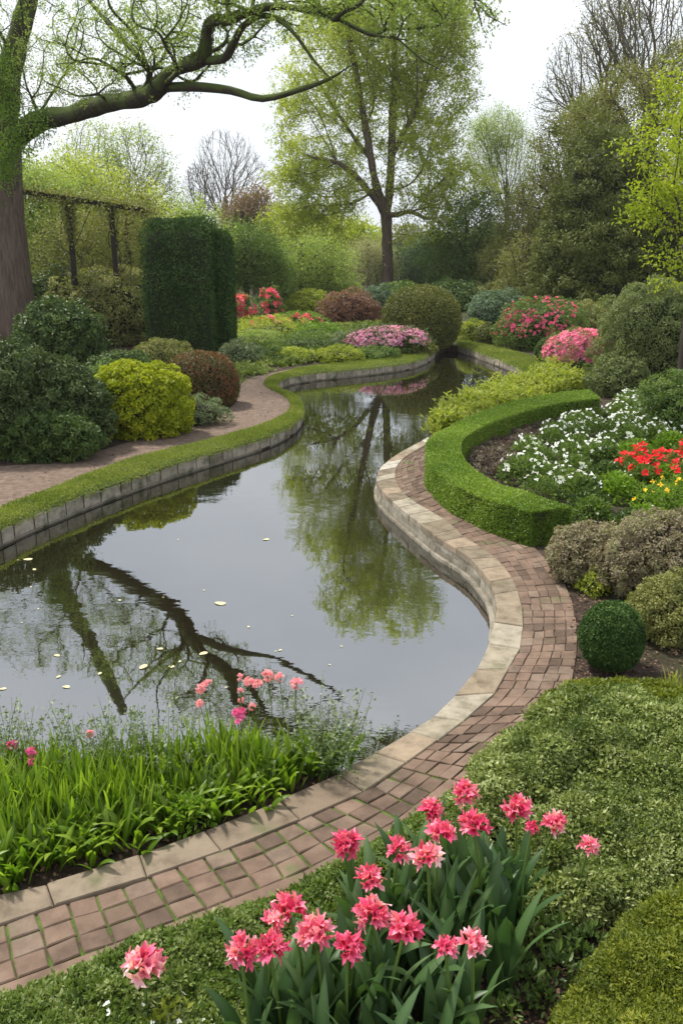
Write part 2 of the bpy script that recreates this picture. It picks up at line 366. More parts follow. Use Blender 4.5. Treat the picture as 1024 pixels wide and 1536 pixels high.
sl=bpy.data.lights.new('sun','SUN'); sl.energy=3.3; sl.angle=math.radians(8); sl.color=(1,.95,.86); so=bpy.data.objects.new('sun',sl); C.objects.link(so)
sd=Vector((math.sin(SUN_AZ)*math.cos(SUN_EL),math.cos(SUN_AZ)*math.cos(SUN_EL),math.sin(SUN_EL))); so.rotation_euler=sd.to_track_quat('Z','Y').to_euler(); so.location=(0,0,40)
scene.view_settings.view_transform='Standard'; scene.view_settings.look='None'; scene.view_settings.exposure=0.62; scene.view_settings.gamma=1
cy=scene.cycles; cy.max_bounces=7; cy.diffuse_bounces=3; cy.glossy_bounces=3; cy.transmission_bounces=4; cy.transparent_max_bounces=6; cy.use_denoising=True
# ================================================================= materials
SOIL=noise_mat('soil',[(.022,.014,.010),(.055,.036,.027),(.10,.07,.055)],scale=9,bump=.9,bscale=38,rough=.95,bdist=.03)
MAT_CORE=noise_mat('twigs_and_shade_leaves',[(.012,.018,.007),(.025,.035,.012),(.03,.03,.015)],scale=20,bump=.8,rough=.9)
CORE_BR=noise_mat('twigs_brown',[(.03,.022,.015),(.055,.04,.03)],scale=25,bump=.8,rough=.9)
BARK=noise_mat('bark',[(.06,.045,.035),(.14,.10,.08),(.20,.155,.125)],scale=5,stretch=(3,3,.35),bump=1,bscale=9,bdist=.06,moss=(2.2,.62,.8,(.06,.085,.02),.12))
BARK_M=noise_mat('mossy_bark',[(.03,.024,.018),(.07,.052,.038)],scale=6,bump=1,bscale=14,bdist=.05,moss=(1.6,.36,.62,(.085,.12,.025),.24))
BARK_D=noise_mat('dark_bark',[(.035,.028,.022),(.075,.06,.048)],scale=6,bump=.5,stretch=(2,2,.5))
BARK_G=noise_mat('hazed_grey_bark',[(.09,.078,.062),(.16,.14,.115)],scale=6,bump=.5,stretch=(2,2,.5))  # grey bark, colour lightened to suggest haze in front of distant trees
WOOD_D=noise_mat('dark_timber',[(.02,.015,.012),(.05,.038,.03)],scale=8,bump=.6,stretch=(1,1,6))
BRICK=noise_mat('path_bricks',[(.62,.60,.58),(1.0,.97,.94),(1.3,1.3,1.28)],scale=6,bump=.5,bscale=70,bdist=.006,rough=.85,
  tint=[(.10,.07,.052),(.14,.097,.072),(.18,.124,.092),(.16,.118,.09),(.22,.17,.13)],moss=(2.6,.60,.72,(.12,.13,.055),0))
COPE=noise_mat('coping_stone',[(.55,.52,.45),(1,.98,.94),(1.3,1.27,1.2)],scale=9,bump=.5,bscale=50,bdist=.008,rough=.85,
  tint=[(.16,.13,.095),(.22,.185,.135),(.26,.205,.15),(.27,.24,.185),(.40,.375,.33)],moss=(3,.6,.78,(.13,.13,.06),0))
KERB=noise_mat('kerb_stone',[(.55,.52,.48),(1,.97,.92),(1.2,1.18,1.12)],scale=6,bump=.6,bscale=60,bdist=.008,rough=.9,tint=[(.18,.14,.105),(.23,.19,.145),(.27,.22,.17)],moss=(3.5,.58,.75,(.08,.10,.035),0))
WALL=noise_mat('wall_blocks',[(.5,.48,.43),(.95,.92,.85),(1.25,1.2,1.15)],scale=7,bump=.9,bscale=30,bdist=.015,rough=.9,tint=[(.15,.13,.10),(.22,.20,.165),(.30,.28,.24),(.36,.31,.27)],moss=(4,.55,.72,(.05,.06,.025),0))
MORTAR=noise_mat('joint_moss',[(.05,.035,.025),(.09,.07,.04),(.07,.12,.02),(.12,.19,.03)],scale=7,bump=1,bscale=120,bdist=.01,rough=.95,pos=[.30,.42,.50,.66])
JOINT_D=noise_mat('joint_sand',[(.05,.035,.028),(.11,.08,.055),(.10,.11,.04)],scale=5,bump=1,bscale=90,bdist=.008,rough=.95)
GRAVEL=noise_mat('fine_gravel',[(.10,.07,.052),(.165,.118,.09),(.24,.18,.14)],scale=9,detail=14,bump=1,bscale=60,bdist=.012,rough=.95,moss=(1.1,.62,.85,(.12,.11,.06),0))
LAWN=noise_mat('lawn_earth',[(.05,.075,.015),(.09,.12,.03)],scale=4,bump=1,bscale=60)
# ================================================================= water
def water_mat():
    m,nt,N,L=new_mat('pond_water')
    gp=N.new('ShaderNodeNewGeometry'); mp=N.new('ShaderNodeMapping'); mp.inputs['Scale'].default_value=(1,1.6,1); L.new(gp.outputs['Position'],mp.inputs[0])
    n=N.new('ShaderNodeTexNoise'); n.inputs['Scale'].default_value=3.2; n.inputs['Detail'].default_value=3; n.inputs['Roughness'].default_value=.5; L.new(mp.outputs[0],n.inputs['Vector'])
    n2=N.new('ShaderNodeTexNoise'); n2.inputs['Scale'].default_value=.35; n2.inputs['Detail'].default_value=2; L.new(gp.outputs['Position'],n2.inputs['Vector'])
    mr=N.new('ShaderNodeMapRange'); L.new(n2.outputs[0],mr.inputs[0]); mr.inputs[1].default_value=.42; mr.inputs[2].default_value=.66; mr.inputs[3].default_value=.004; mr.inputs[4].default_value=.045
    bp=N.new('ShaderNodeBump'); bp.inputs['Distance'].default_value=.05; L.new(mr.outputs[0],bp.inputs['Strength']); L.new(n.outputs[0],bp.inputs['Height'])
    d=N.new('ShaderNodeBsdfDiffuse'); d.inputs[0].default_value=(.014,.012,.005,1)
    gl=N.new('ShaderNodeBsdfGlossy'); gl.inputs['Roughness'].default_value=.015; gl.inputs[0].default_value=(.88,.9,.93,1); L.new(bp.outputs[0],gl.inputs['Normal'])
    fr=N.new('ShaderNodeFresnel'); fr.inputs[0].default_value=3.0; L.new(bp.outputs[0],fr.inputs['Normal'])
    ml=N.new('ShaderNodeMath'); ml.operation='MULTIPLY_ADD'; L.new(fr.outputs[0],ml.inputs[0]); ml.inputs[1].default_value=.85; ml.inputs[2].default_value=.15; ml.use_clamp=True
    x=N.new('ShaderNodeMixShader'); L.new(ml.outputs[0],x.inputs[0]); L.new(d.outputs[0],x.inputs[1]); L.new(gl.outputs[0],x.inputs[2])
    o=N.new('ShaderNodeOutputMaterial'); L.new(x.outputs[0],o.inputs[0]); return m
ZW=-.20
# ---- banks, read as where each edge stands on the ground plane
TRI=[((-110,1375),(-105,1428),(-95,1533)),((0,1351),(5,1390),(25,1490)),((90,1331),(100,1357),(128,1452)),((170,1306),(175,1336),(215,1418)),
((250,1276),(265,1303),(318,1379)),((345,1241),(370,1267),(425,1338)),((402,1217),(432,1240),(500,1303)),((460,1191),(480,1220),(570,1264)),
((527,1160),(565,1180),(640,1213)),((589,1122),(627,1132),(720,1145)),((642,1090),(676,1099),(790,1092)),((682,1050),(737,1047),(845,1048)),
((717,1010),(760,1008),(860,1010)),((739,962),(780,970),(865,965)),((747,918),(782,920),(861,920)),((744,893),(775,888),(850,885)),
((732,867),(762,862),(829,852)),((702,835),(735,833),(797,820)),((664,812),(692,806),(752,790)),((637,792),(672,785),(722,765)),
((594,757),(616,752),(662,735)),((573,736),(597,732),(643,715)),((566,718),(592,712),(637,698)),((572,703),(597,698),(638,686)),
((590,688),(610,685),(643,676)),((615,673),(628,675),(650,667)),((642,658),(647,663),(661,659))]
RIB=np.array([[G(*a),G(*b),G(*c)] for a,b,c in TRI]); RIB=np.vstack([RIB[:1]*0+2.2*RIB[0]-1.2*RIB[1],RIB])
RIB=np.array([crom(RIB[:,k],10) for k in range(3)]).transpose(1,0,2)
LEFT=[((-150,865),(-150,832)),((0,794),(0,764)),((75,762),(80,735)),((160,730),(150,707)),((250,700),(240,679)),((350,670),(340,655)),((400,655),(390,640)),
((438,636),(420,627)),((453,619),(436,613)),((450,603),(432,600)),((437,593),(418,590)),((419,584),(402,582)),((414,578),(397,575)),((419,571),(404,567)),((438,565),(428,559)),
((470,560),(460,552)),((512,556),(505,546)),((562,551),(555,540)),((612,544),(602,531)),((640,535),(628,522)),((652,526),(640,516))]
LR=np.array([[G(*a),G(*b)] for a,b in LEFT]); LR=np.array([crom(LR[:,k],8) for k in range(2)]).transpose(1,0,2)
RIGHT=[((686,519),(684,513)),((704,524),(712,516)),((728,532),(745,522)),((762,545),(785,533)),((785,555),(812,545)),((790,566),(828,560)),((772,582),(850,575)),((728,600),(800,600)),((680,618),(740,625)),((650,638),(690,640)),((641,656),(670,660))]
RR=np.array([[G(*a),G(*b)] for a,b in RIGHT]); RR=np.array([crom(RR[:,k],8) for k in range(2)]).transpose(1,0,2)
# pond outline (anticlockwise irrelevant)
far=LR[0,0]+(LR[0,0]-LR[4,0])/np.linalg.norm(LR[0,0]-LR[4,0])*5
near=RIB[0,0]+np.array([-5,-1.2,0])
pond=[*LR[:,0],G(668,518),*RR[:,0],*RIB[::-1,0],near,np.array([near[0]-1,far[1],0]),far]
pond2=[Vector(p[:2]) for p in pond]
from mathutils.geometry import delaunay_2d_cdt
outer=[Vector((-260,-20)),Vector((260,-20)),Vector((260,400)),Vector((-260,400))]
ext=[]; 
for gx in np.linspace(-250,250,26):
    for gy in np.linspace(0,390,24): ext.append(Vector((float(gx),float(gy))))
pts=[*pond2,*outer]; npd=len(pond2)
ed=[(i,(i+1)%npd) for i in range(npd)]+[(npd+i,npd+(i+1)%4) for i in range(4)]
vo,eo,fo,ov,_,of=delaunay_2d_cdt(pts,ed,[],1,1e-6)
vv=np.array([[v.x,v.y,0] for v in vo]); ff=np.array([f for f in fo]); cen=vv[ff].mean(1); pp=np.array([[p[0],p[1]] for p in pond])
ins=inpoly(cen[:,:2],pp)
a=Acc(); a.add(vv,ff[~ins],0,.5)
gm=noise_mat('ground_soil',[(.03,.02,.014),(.06,.04,.03),(.10,.072,.055)],scale=7,bump=1,bscale=34,rough=.95,bdist=.03,moss=(.45,.5,.62,(.045,.06,.02),0))
tag(a.build('ground',gm),kind='structure')
a=Acc(); a.add(vv+[0,0,-1.3],ff[ins],0,.5)
n_=npd; i=np.arange(n_); pv=np.array([[p[0],p[1],0] for p in pond]); 
a.add(np.vstack([pv,pv-[0,0,1.3]]),np.stack([i,(i+1)%n_,(i+1)%n_+n_,i+n_],-1),0,.5)
tag(a.build('pond_bed',SOIL),kind='structure')
a=Acc(); a.add(vv+[0,0,ZW],ff[ins],0,.5); tag(a.build('water',water_mat()),kind='structure')
# ================================================================= brick path, coping, walls
def lerp(a,b,t): return a+(b-a)*t
def brick_path():
    a=Acc(); R,s=resamp(RIB,.02); Lt=s[-1]
    def at(S): 
        i=np.clip(np.searchsorted(s,S)-1,0,len(s)-2); t=(S-s[i])/(s[i+1]-s[i]); return R[i]*(1-t)+R[i+1]*t
    # joints sheet: mossy near end and drier far end
    Q,_=resamp(RIB,.1); nq=len(Q)
    V=np.vstack([Q[:,1]+[0,0,.004],Q[:,2]+[0,0,.004]]); i=np.arange(nq-1); f=np.stack([i,i+1,nq+i+1,nq+i],-1); cx=(Q[:-1,1,0]<.35)&(Q[:-1,1,1]<5)
    a.add(V,f[cx],1); a.add(V,f[~cx],2)
    S=.01; row=0
    while S<Lt-.1:
        c=at(S); near=max(0,min(1,(1.2-c[1][0])/1.6)) if c[1][1]<5 else 0
        wd=np.linalg.norm(c[2]-c[1])
        if near>.55: nb,st,edge,gp=3,.138,.16,.0115
        elif near>.2: nb,st,edge,gp=4,.14,.11,.009
        else: nb,st,edge,gp=5,.135,0.0,.0045
        c0,c1=at(S+gp/2),at(min(S+st-gp/2,Lt))
        offs=0 if nb==3 else rng.uniform(-.03,.03)
        cuts=np.linspace(0,1-edge,nb+1)
        if nb>3: cuts[1:-1]+=rng.normal(size=nb-1)*.014+offs*.5
        for k in range(nb):
            t0=cuts[k]+min(gp,.006)/wd*.5; t1=cuts[k+1]-min(gp,.006)/wd*.5; z=.014+rng.normal()*.0018
            q=np.array([lerp(c0[1],c0[2],t0),lerp(c1[1],c1[2],t0),lerp(c1[1],c1[2],t1),lerp(c0[1],c0[2],t1)])[::-1]
            q=q+rng.normal(size=(4,3))*[.0035,.0035,.0]; zz=rng.normal(size=4)*.0012+z
            tn=np.clip(rng.normal(.4,.24),0,1); box8(a,q+[0,0,0],q+np.c_[np.zeros((4,2)),zz],0,tn,.004 if nb>3 else .006)
        if edge:
            pass
        S+=st; row+=1
    # plain stone edging strip on the planted side near the camera
    S=0
    while S<Lt:
        c=at(S); near=max(0,min(1,(1.2-c[1][0])/1.6)) if c[1][1]<5 else 0
        edge=.16 if near>.55 else .11 if near>.2 else 0
        st=.45*rng.uniform(.7,1.2)
        if edge:
            c0,c1=at(S+.004),at(min(S+st-.004,Lt)); t0=1-edge+.015
            q=np.array([lerp(c0[1],c0[2],t0),lerp(c1[1],c1[2],t0),lerp(c1[1],c1[2],1.04),lerp(c0[1],c0[2],1.04)])[::-1]
            box8(a,q,q+[0,0,.012],0,rng.uniform(.3,.7),.005)
        S+=st
    tag(a.build('brick_path',[BRICK,MORTAR,JOINT_D]),kind='structure')
brick_path()
def coping_wall():
    c0=G(747,920); root=empty('retaining_wall',c0,'curved stone retaining wall with pale coping slabs between brick path and pond','retaining wall')
    R,s=resamp(RIB,.02); Lt=s[-1]
    def at(S): 
        i=np.clip(np.searchsorted(s,S)-1,0,len(s)-2); t=(S-s[i])/(s[i+1]-s[i]); return R[i]*(1-t)+R[i+1]*t
    a=Acc(); S=0
    while S<Lt-.05:
        c=at(S); st=rng.uniform(.22,.42); nr=c[1][0]<.1 and c[1][1]<4.5
        if nr: st=.42*rng.uniform(.9,1.2)
        st=min(st,Lt-S); ns=3; g=.006
        tn=rng.choice([.1,.3,.35,.5,.75,.8,1.0],p=[.13,.24,.22,.14,.12,.1,.05])
        if nr: tn=rng.uniform(0,.45)
        dz=rng.normal()*.002
        c0_,c1_=at(S+g/2),at(S+st-g/2)
        n0=nrm((c0_[0]-c0_[1])); n1=nrm((c1_[0]-c1_[1]))
        j=rng.normal(size=4)*.006
        q=np.array([c0_[0]+n0*(.018+j[0]),c1_[0]+n1*(.018+j[1]),c1_[1]-n1*(.006+j[2]*.3),c0_[1]-n0*(.006+j[3]*.3)])[::-1]
        z=.024+dz; box8(a,q+[0,0,-.045],q+[0,0,z],0 if not nr else 1,tn,.007); S+=st
    a.build('coping',[COPE,KERB],root,origin=c0)
    a=Acc()
    for ci,(z0,z1,off,st0) in enumerate([(-.105,-.048,.0,.34),(-.165,-.109,.004,.42),(-.5,-.168,.045,.5)]):
        S=-rng.uniform(0,.3)
        while S<Lt:
            st=st0*rng.uniform(.7,1.25); A=at(max(S,0)+.003); B=at(min(S+st-.003,Lt)); 
            if S+st>0.05:
                n0=nrm((A[0]-A[1])); n1=nrm((B[0]-B[1])); o=off+.014+abs(rng.normal())*.004
                m=at((max(S,0)+min(S+st,Lt))/2); nm=nrm(m[0]-m[1])
                for (U,V_,na,nb_) in ((A,m,n0,nm),(m,B,nm,n1)):
                    q=np.array([U[0]+na*o,V_[0]+nb_*o,V_[0]-nb_*.12,U[0]-na*.12])[::-1]
                    b=q+[0,0,z0]; t=q+[0,0,z1]; tn=np.clip(rng.normal(.5,.16),.25,1)
                    if U is A: tsave=tn
                    a.add(np.vstack([b,t]),[[0,1,5,4],[1,2,6,5],[2,3,7,6],[3,0,4,7],[4,5,6,7]],0,tsave)
            S+=st
    a.build('wall_face',WALL,root,origin=c0)
coping_wall()
def left_wall(LR_,label,zt=-.005):
    c0=LR_[len(LR_)//2,0]; root=empty('retaining_wall',c0,label,'retaining wall')
    R,s=resamp(LR_,.02); Lt=s[-1]; a=Acc(); b_=Acc(); S=0
    def at(S): 
        i=np.clip(np.searchsorted(s,S)-1,0,len(s)-2); t=(S-s[i])/(s[i+1]-s[i]); return R[i]*(1-t)+R[i+1]*t
    while S<Lt-.06:
        st=min(rng.uniform(.22,.40),Lt-S); A=at(S+.008); B=at(S+st-.008); n0=nrm(A[0]-A[1]); n1=nrm(B[0]-B[1]); o=.02+abs(rng.normal())*.009
        q=np.array([A[0]+n0*(o+.004*abs(rng.normal())),B[0]+n1*o,B[0]-n1*.1,A[0]-n0*.1])[::-1]; box8(a,q+[0,0,-.165],q+[0,0,zt+rng.normal()*.006],0,np.clip(rng.normal(.6,.25),0,1),.012); S+=st
    S=0
    while S<Lt-.06:
        st=min(.5,Lt-S); A=at(S); B=at(S+st); n0=nrm(A[0]-A[1]); n1=nrm(B[0]-B[1]); q=np.array([A[0]+n0*.012,B[0]+n1*.012,B[0]-n1*.1,A[0]-n0*.1])[::-1]
        b_.add(np.vstack([q+[0,0,-.6],q+[0,0,-.17]]),[[0,1,5,4],[1,2,6,5],[2,3,7,6],[3,0,4,7],[4,5,6,7]],0,.3); S+=st
    a.build('wall_block',WALL,root,origin=c0); b_.build('footing',WALL,root,origin=c0)
left_wall(LR,'low wall of rough grey blocks under the grass edge left of the pond')
left_wall(RR[:44],'low stone wall edging the far right bank of the channel')
# ---- grass verges lying on the walls
GR=leaf_mat('verge_grass',[(.09,.13,.02),(.16,.21,.03),(.24,.28,.055),(.34,.34,.10)],.3,.5)
def verge(RB,label,n,leaf=.03,hh=.05,name='grass_verge',mat=GR):
    R,s=resamp(RB,.03); m=len(R); i=rng.integers(0,m-1,n); f=rng.uniform(0,1,(n,1)); t=rng.uniform(-.03,1.03,(n,1))
    A=R[i]*(1-f[...,None])+R[i+1]*f[...,None]; nout=nrm(A[:,0]-A[:,1])
    p=A[:,0]*(1-t)+A[:,1]*t+nout*(.035*(1-t)**3); prof=np.clip(1-(2*t[:,0]-1)**4,0,1)
    q3=p*1.0; h=hh*(.35+.65*prof)*(1+.3*SN(5,3)(q3)+.2*SN(17,4)(q3)); p[:,2]=.0+h-rng.uniform(0,1,n)**1.5*leaf
    over=t[:,0]<.04; p[over,2]-=rng.uniform(0,.05,over.sum())
    D=nrm(np.array([0,0,.6])+rng.normal(size=(n,3))*.7+nout*(.5*(1-t))); a=Acc()
    leaves(a,p,D,nrm(rng.normal(size=(n,3))*.7+[0,0,.6]),leaf*rng.uniform(.6,1.4,n),.28,T_RH,np.clip(.5+.17*SN(4,9)(q3)+rng.normal(size=n)*.18,0,1))
    V=[];ts=np.linspace(0,1,6)
    Q=np.stack([R[:,0]*(1-t)+R[:,1]*t+nrm(R[:,0]-R[:,1])*(.03*(1-t)**3)+[0,0,hh*(.25+.5*(1-(2*t-1)**4))-.012] for t in ts],1); k=6
    ii=np.arange(m-1)[:,None]*k; jj=np.arange(k-1)[None]; a.add(Q.reshape(-1,3),np.stack([ii+jj,ii+jj+1,ii+k+jj+1,ii+k+jj],-1).reshape(-1,4),1,.5,True)
    tag(a.build(name,[mat,LAWN],origin=R[m//2,0]),label,'grass verge',None,'stuff')
verge(LR,'clipped grass strip between gravel path and pond wall',110000,.036,.065)
verge(RR[:48],'grass strip along the far right bank of the channel',26000,.055,.07)
# ---- gravel path on the left
gp=[*[tuple(p[:2]) for p in (LR[:112,0]+LR[:112,1]*3)/4]]
farE=[(505,546),(450,552),(425,556),(375,567),(360,580),(358,597),(343,614),(322,628),(280,643),(200,662),(130,683),(100,693),(0,700),(-150,722)]
gp+= [tuple(p[:2]) for p in crom(np.array([G(*q) for q in farE]),5)]
vo,eo,fo,_,_,_=delaunay_2d_cdt([Vector((float(x),float(y))) for x,y in gp],[(i,(i+1)%len(gp)) for i in range(len(gp))],[],1,1e-6)
a=Acc(); a.add([[v.x,v.y,.004] for v in vo],[f for f in fo]); tag(a.build('gravel_path',GRAVEL),kind='structure')
# ---- soil bed standing in the pond margin, lower left
BEDPX=[(-130,1375),(0,1351),(90,1331),(170,1306),(250,1276),(345,1241),(402,1217),(460,1191),(500,1173),(512,1160),(498,1140),(470,1128),(400,1130),(300,1150),(200,1160),(100,1165),(0,1175),(-130,1195)]
bp_=np.array([G(x,y) for x,y in BEDPX]); 
bb=[Vector(tuple(map(float,p[:2]))) for p in bp_]; vo,_,fo,_,_,_=delaunay_2d_cdt(bb,[(i,(i+1)%len(bb)) for i in range(len(bb))],[],1,1e-6)
a=Acc(); v=np.array([[q.x,q.y,-.02] for q in vo]); a.add(v,[f for f in fo]); m=len(bp_); i=np.arange(m)
a.add(np.vstack([bp_-[0,0,.02],bp_-[0,0,.9]]),np.stack([i,(i+1)%m,(i+1)%m+m,i+m],-1)); tag(a.build('soil_bed',SOIL),kind='structure')
# ================================================================= foliage materials
LM=leaf_mat
YEW=LM('yew',[(0.0155, 0.0372, 0.0093),(0.0341, 0.0744, 0.017),(0.0651, 0.1209, 0.0279),(0.1162, 0.1783, 0.0465)],.15,.6,.15)
LIME=LM('golden_leaf',[(0.136, 0.17, 0.0068),(0.255, 0.306, 0.0102),(0.3825, 0.408, 0.017),(0.476, 0.476, 0.034)],.3,.45)
REDD=LM('red_green_leaf',[(.05,.07,.018),(.09,.11,.028),(.15,.10,.035),(.24,.07,.04),(.20,.15,.05)],.2,.45)
RHO=LM('rhododendron_leaf',[(0.0286, 0.0494, 0.013),(0.0546, 0.0858, 0.0234),(0.0936, 0.1365, 0.039),(0.169, 0.2145, 0.091)],.15,.5,.3)
DKG=LM('dark_green_leaf',[(0.0242, 0.0495, 0.011),(0.0495, 0.088, 0.0187),(0.088, 0.143, 0.0286),(0.143, 0.198, 0.0495)],.2,.42)
MIDG=LM('mid_green_leaf',[(0.0517, 0.0978, 0.0172),(0.092, 0.1552, 0.0287),(0.1495, 0.2185, 0.046),(0.23, 0.2875, 0.0805)],.3,.45)
BRG=LM('bright_green_leaf',[(.07,.14,.012),(.12,.22,.018),(.19,.30,.03),(.27,.36,.06)],.35,.42)
YGR=LM('yellow_green_leaf',[(.13,.17,.02),(.22,.27,.03),(.33,.36,.05),(.42,.42,.09)],.4,.45)
SPR=LM('spring_leaf',[(.19,.24,.045),(.29,.34,.06),(.39,.42,.09),(.48,.48,.14)],.55,.5)
SPR2=LM('soft_spring_leaf',[(0.1495, 0.2185, 0.0517),(0.23, 0.3105, 0.0805),(0.3335, 0.391, 0.1265),(0.437, 0.483, 0.207)],.45,.5)
OLV=LM('olive_leaf',[(0.0963, 0.1169, 0.0303),(0.165, 0.1788, 0.0482),(0.2475, 0.2475, 0.0757),(0.3438, 0.33, 0.1238)],.3,.5)
TOPI=LM('olive_topiary',[(0.054, 0.072, 0.0168),(0.102, 0.12, 0.024),(0.168, 0.18, 0.036),(0.264, 0.24, 0.06)],.2,.45)
GREY=LM('grey_green_leaf',[(0.077, 0.11, 0.0495),(0.132, 0.176, 0.0825),(0.198, 0.242, 0.121),(0.297, 0.341, 0.209)],.25,.5)
BLUG=LM('blue_green_leaf',[(0.06, 0.108, 0.06),(0.108, 0.168, 0.096),(0.168, 0.24, 0.144),(0.24, 0.324, 0.204)],.25,.45)
RUS=LM('russet_leaf',[(0.11, 0.0495, 0.0385),(0.187, 0.088, 0.066),(0.264, 0.143, 0.099),(0.264, 0.22, 0.11)],.3,.5)
DUST=LM('dusty_leaf',[(0.11, 0.0825, 0.055),(0.198, 0.154, 0.099),(0.264, 0.22, 0.143),(0.242, 0.253, 0.11),(0.374, 0.297, 0.209)],.25,.5)
CREAM=LM('cream_leaf',[(.22,.24,.12),(.34,.34,.2),(.46,.44,.3),(.55,.53,.4)],.35,.5)
BOX=LM('box_leaf',[(0.0644, 0.1216, 0.0143),(0.1287, 0.2145, 0.0215),(0.2145, 0.3146, 0.04),(0.3146, 0.4004, 0.0644)],.25,.42,.35)
MOSSH=LM('moss_hedge_leaf',[(.06,.09,.01),(.12,.155,.015),(.19,.22,.022),(.27,.28,.04)],.3,.5)
COT=LM('groundcover_leaf',[(0.05, 0.0793, 0.014),(0.1, 0.144, 0.028),(0.175, 0.2196, 0.05),(0.275, 0.3233, 0.1),(0.45, 0.488, 0.25)],.25,.42)
BLADE=LM('blade_leaf',[(.06,.125,.010),(.115,.20,.015),(.19,.29,.025),(.31,.40,.06)],.45,.38,.4)
TLEAF=LM('tulip_leaf',[(.03,.07,.022),(.05,.105,.034),(.075,.14,.045),(.12,.19,.075)],.25,.4,.4)
STEM=LM('green_stem',[(.09,.16,.03),(.15,.23,.05)],.1,.5)
PINKS=LM('pink_petal',[(.66,.05,.15),(.80,.14,.28),(.91,.36,.47),(.96,.66,.72)],.3,.5,.2)
PINKP=LM('pale_pink_petal',[(.70,.22,.34),(.82,.38,.48),(.9,.62,.68)],.35,.5,.2)
ROSE=LM('rose_petal',[(0.55, 0.045, 0.165),(0.748, 0.12, 0.285),(0.9, 0.375, 0.525)],.3,.5,.2)
CORAL=LM('coral_petal',[(.68,.05,.12),(.82,.14,.22),(.92,.36,.42)],.3,.5,.2)
MAG=LM('magenta_petal',[(.55,.06,.22),(.72,.12,.34),(.85,.3,.5)],.3,.5,.2)
AZ=LM('azalea_petal',[(.75,.16,.38),(.85,.30,.52),(.92,.5,.68)],.3,.5,.2)
LIL=LM('lilac_petal',[(.55,.17,.40),(.70,.34,.55),(.86,.62,.74)],.3,.5,.2)
REDP=LM('red_petal',[(.55,.005,.01),(.75,.012,.02),(.85,.05,.04)],.25,.45,.2)
WHT=LM('white_petal',[(.75,.77,.75),(.84,.85,.84),(.9,.9,.9)],.3,.5,.2)
YEL=LM('yellow_petal',[(.85,.4,.01),(.9,.6,.02),(.92,.75,.1)],.25,.5,.2)
THK=LM('soft_thicket_leaf',[(.08,.105,.035),(.13,.165,.055),(.19,.225,.085),(.27,.29,.13)],.35,.5)
HEATH=LM('dusky_groundcover',[(.09,.055,.05),(.15,.11,.09),(.2,.18,.12),(.34,.27,.27)],.2,.6)
POND=LM('floating_leaf',[(.42,.36,.12),(.6,.55,.3),(.5,.3,.1)],0,.6)
CR=MAT_CORE
# ================================================================= left bank
yl=[]
c=G(267,548); 
def column_hedge(px,yb,wpx,ytop,label,rot,seed,asp=1.0):
    g=G(px,yb); s=pxm(g); wx=wpx/s; dy=wx*asp; c=g+np.array([0,dy*.5,0]); c[2]=0; h=P(px,ytop,c[1])[2]
    return shrub('clipped_yew',label,'hedge',c,wx/2,dy/2,h*.93,YEW,CR,leaf=.085,n=26000,lump=.035,freq=4,boxy=7,clipped=True,zlow=-.95,seed=seed,up=.5,w=.4)
column_hedge(270,542,108,316,'tall dark yew clipped into a square pillar, the nearer and broader of two',0,11,1.0)
column_hedge(326,537,50,338,'narrower dark yew pillar joined behind the right side of the broad one',0,12,1.2)
S=pshrub
S('golden_shrub','rounded golden yellow-green shrub beside the gravel path','shrub',213,657,140,550,LIME,CORE_BR,4.6,16000,lump=.05,boxy=2.4,clumps=110,depth=.35,tm=T_L6,w=.6,asp=.7,dep=.6,seed=5)
S('red_tipped_dome','clipped dome shrub of green leaves reddened on top and side','shrub',306,613,108,528,REDD,CORE_BR,4.2,14000,lump=.035,boxy=2.5,clipped=True,asp=.9,seed=6)
S('grey_leaf_plant','low grey-leaved plant at the path edge below the red-tipped dome','plant',300,640,70,600,GREY,CORE_BR,5,2600,lump=.2,clumps=22,up=1.0,w=.3)
S('rhododendron','big dark glossy rhododendron at the left edge of the gravel path, the tallest one','shrub',0,690,170,512,RHO,CR,7,16000,lump=.13,clumps=110,depth=.6,tm=T_L6,w=.36,asp=.8,seed=9)
S('rhododendron','dark rhododendron in the middle of the left bank, sloping down toward the golden shrub','shrub',95,676,150,540,RHO,CR,7,14000,lump=.15,clumps=100,depth=.6,tm=T_L6,w=.36,asp=.8,seed=10)
S('rhododendron','low fresh-tipped rhododendron spilling onto the gravel path','shrub',80,694,150,620,DKG,CR,7,7500,lump=.16,clumps=70,depth=.6,tm=T_L6,w=.36,asp=.5,seed=12)
S('round_shrub','mid-green rounded shrub in front of the big tree trunk base, right side','shrub',98,560,120,452,DKG,CR,5.5,14000,lump=.1,clumps=90,asp=.8,seed=21)
S('low_shrub','grey-green low round shrub in front of the yew pillar','shrub',245,560,84,516,OLV,CR,4,6000,lump=.08,clumps=40,seed=22)
S('low_shrub','dark low shrub between the rounded shrub and the yew','shrub',190,575,80,530,DKG,CR,4.5,4500,lump=.2,clumps=40,seed=23)
S('low_shrub','thin leafy sprawl left of the golden shrub under the yew','shrub',165,600,90,548,MIDG,CR,4.5,3500,lump=.3,clumps=40,seed=24)
S('loose_shrub','loose mid-green shrub behind, filling the space under the timber beam','shrub',180,520,150,400,OLV,CR,4.5,16000,lump=.2,clumps=140,seed=25,depth=.8)
S('loose_shrub','dark loose shrub between the big trunk and the timber post','shrub',75,515,110,405,DKG,CR,4.5,9000,lump=.22,clumps=90,seed=26,depth=.8)
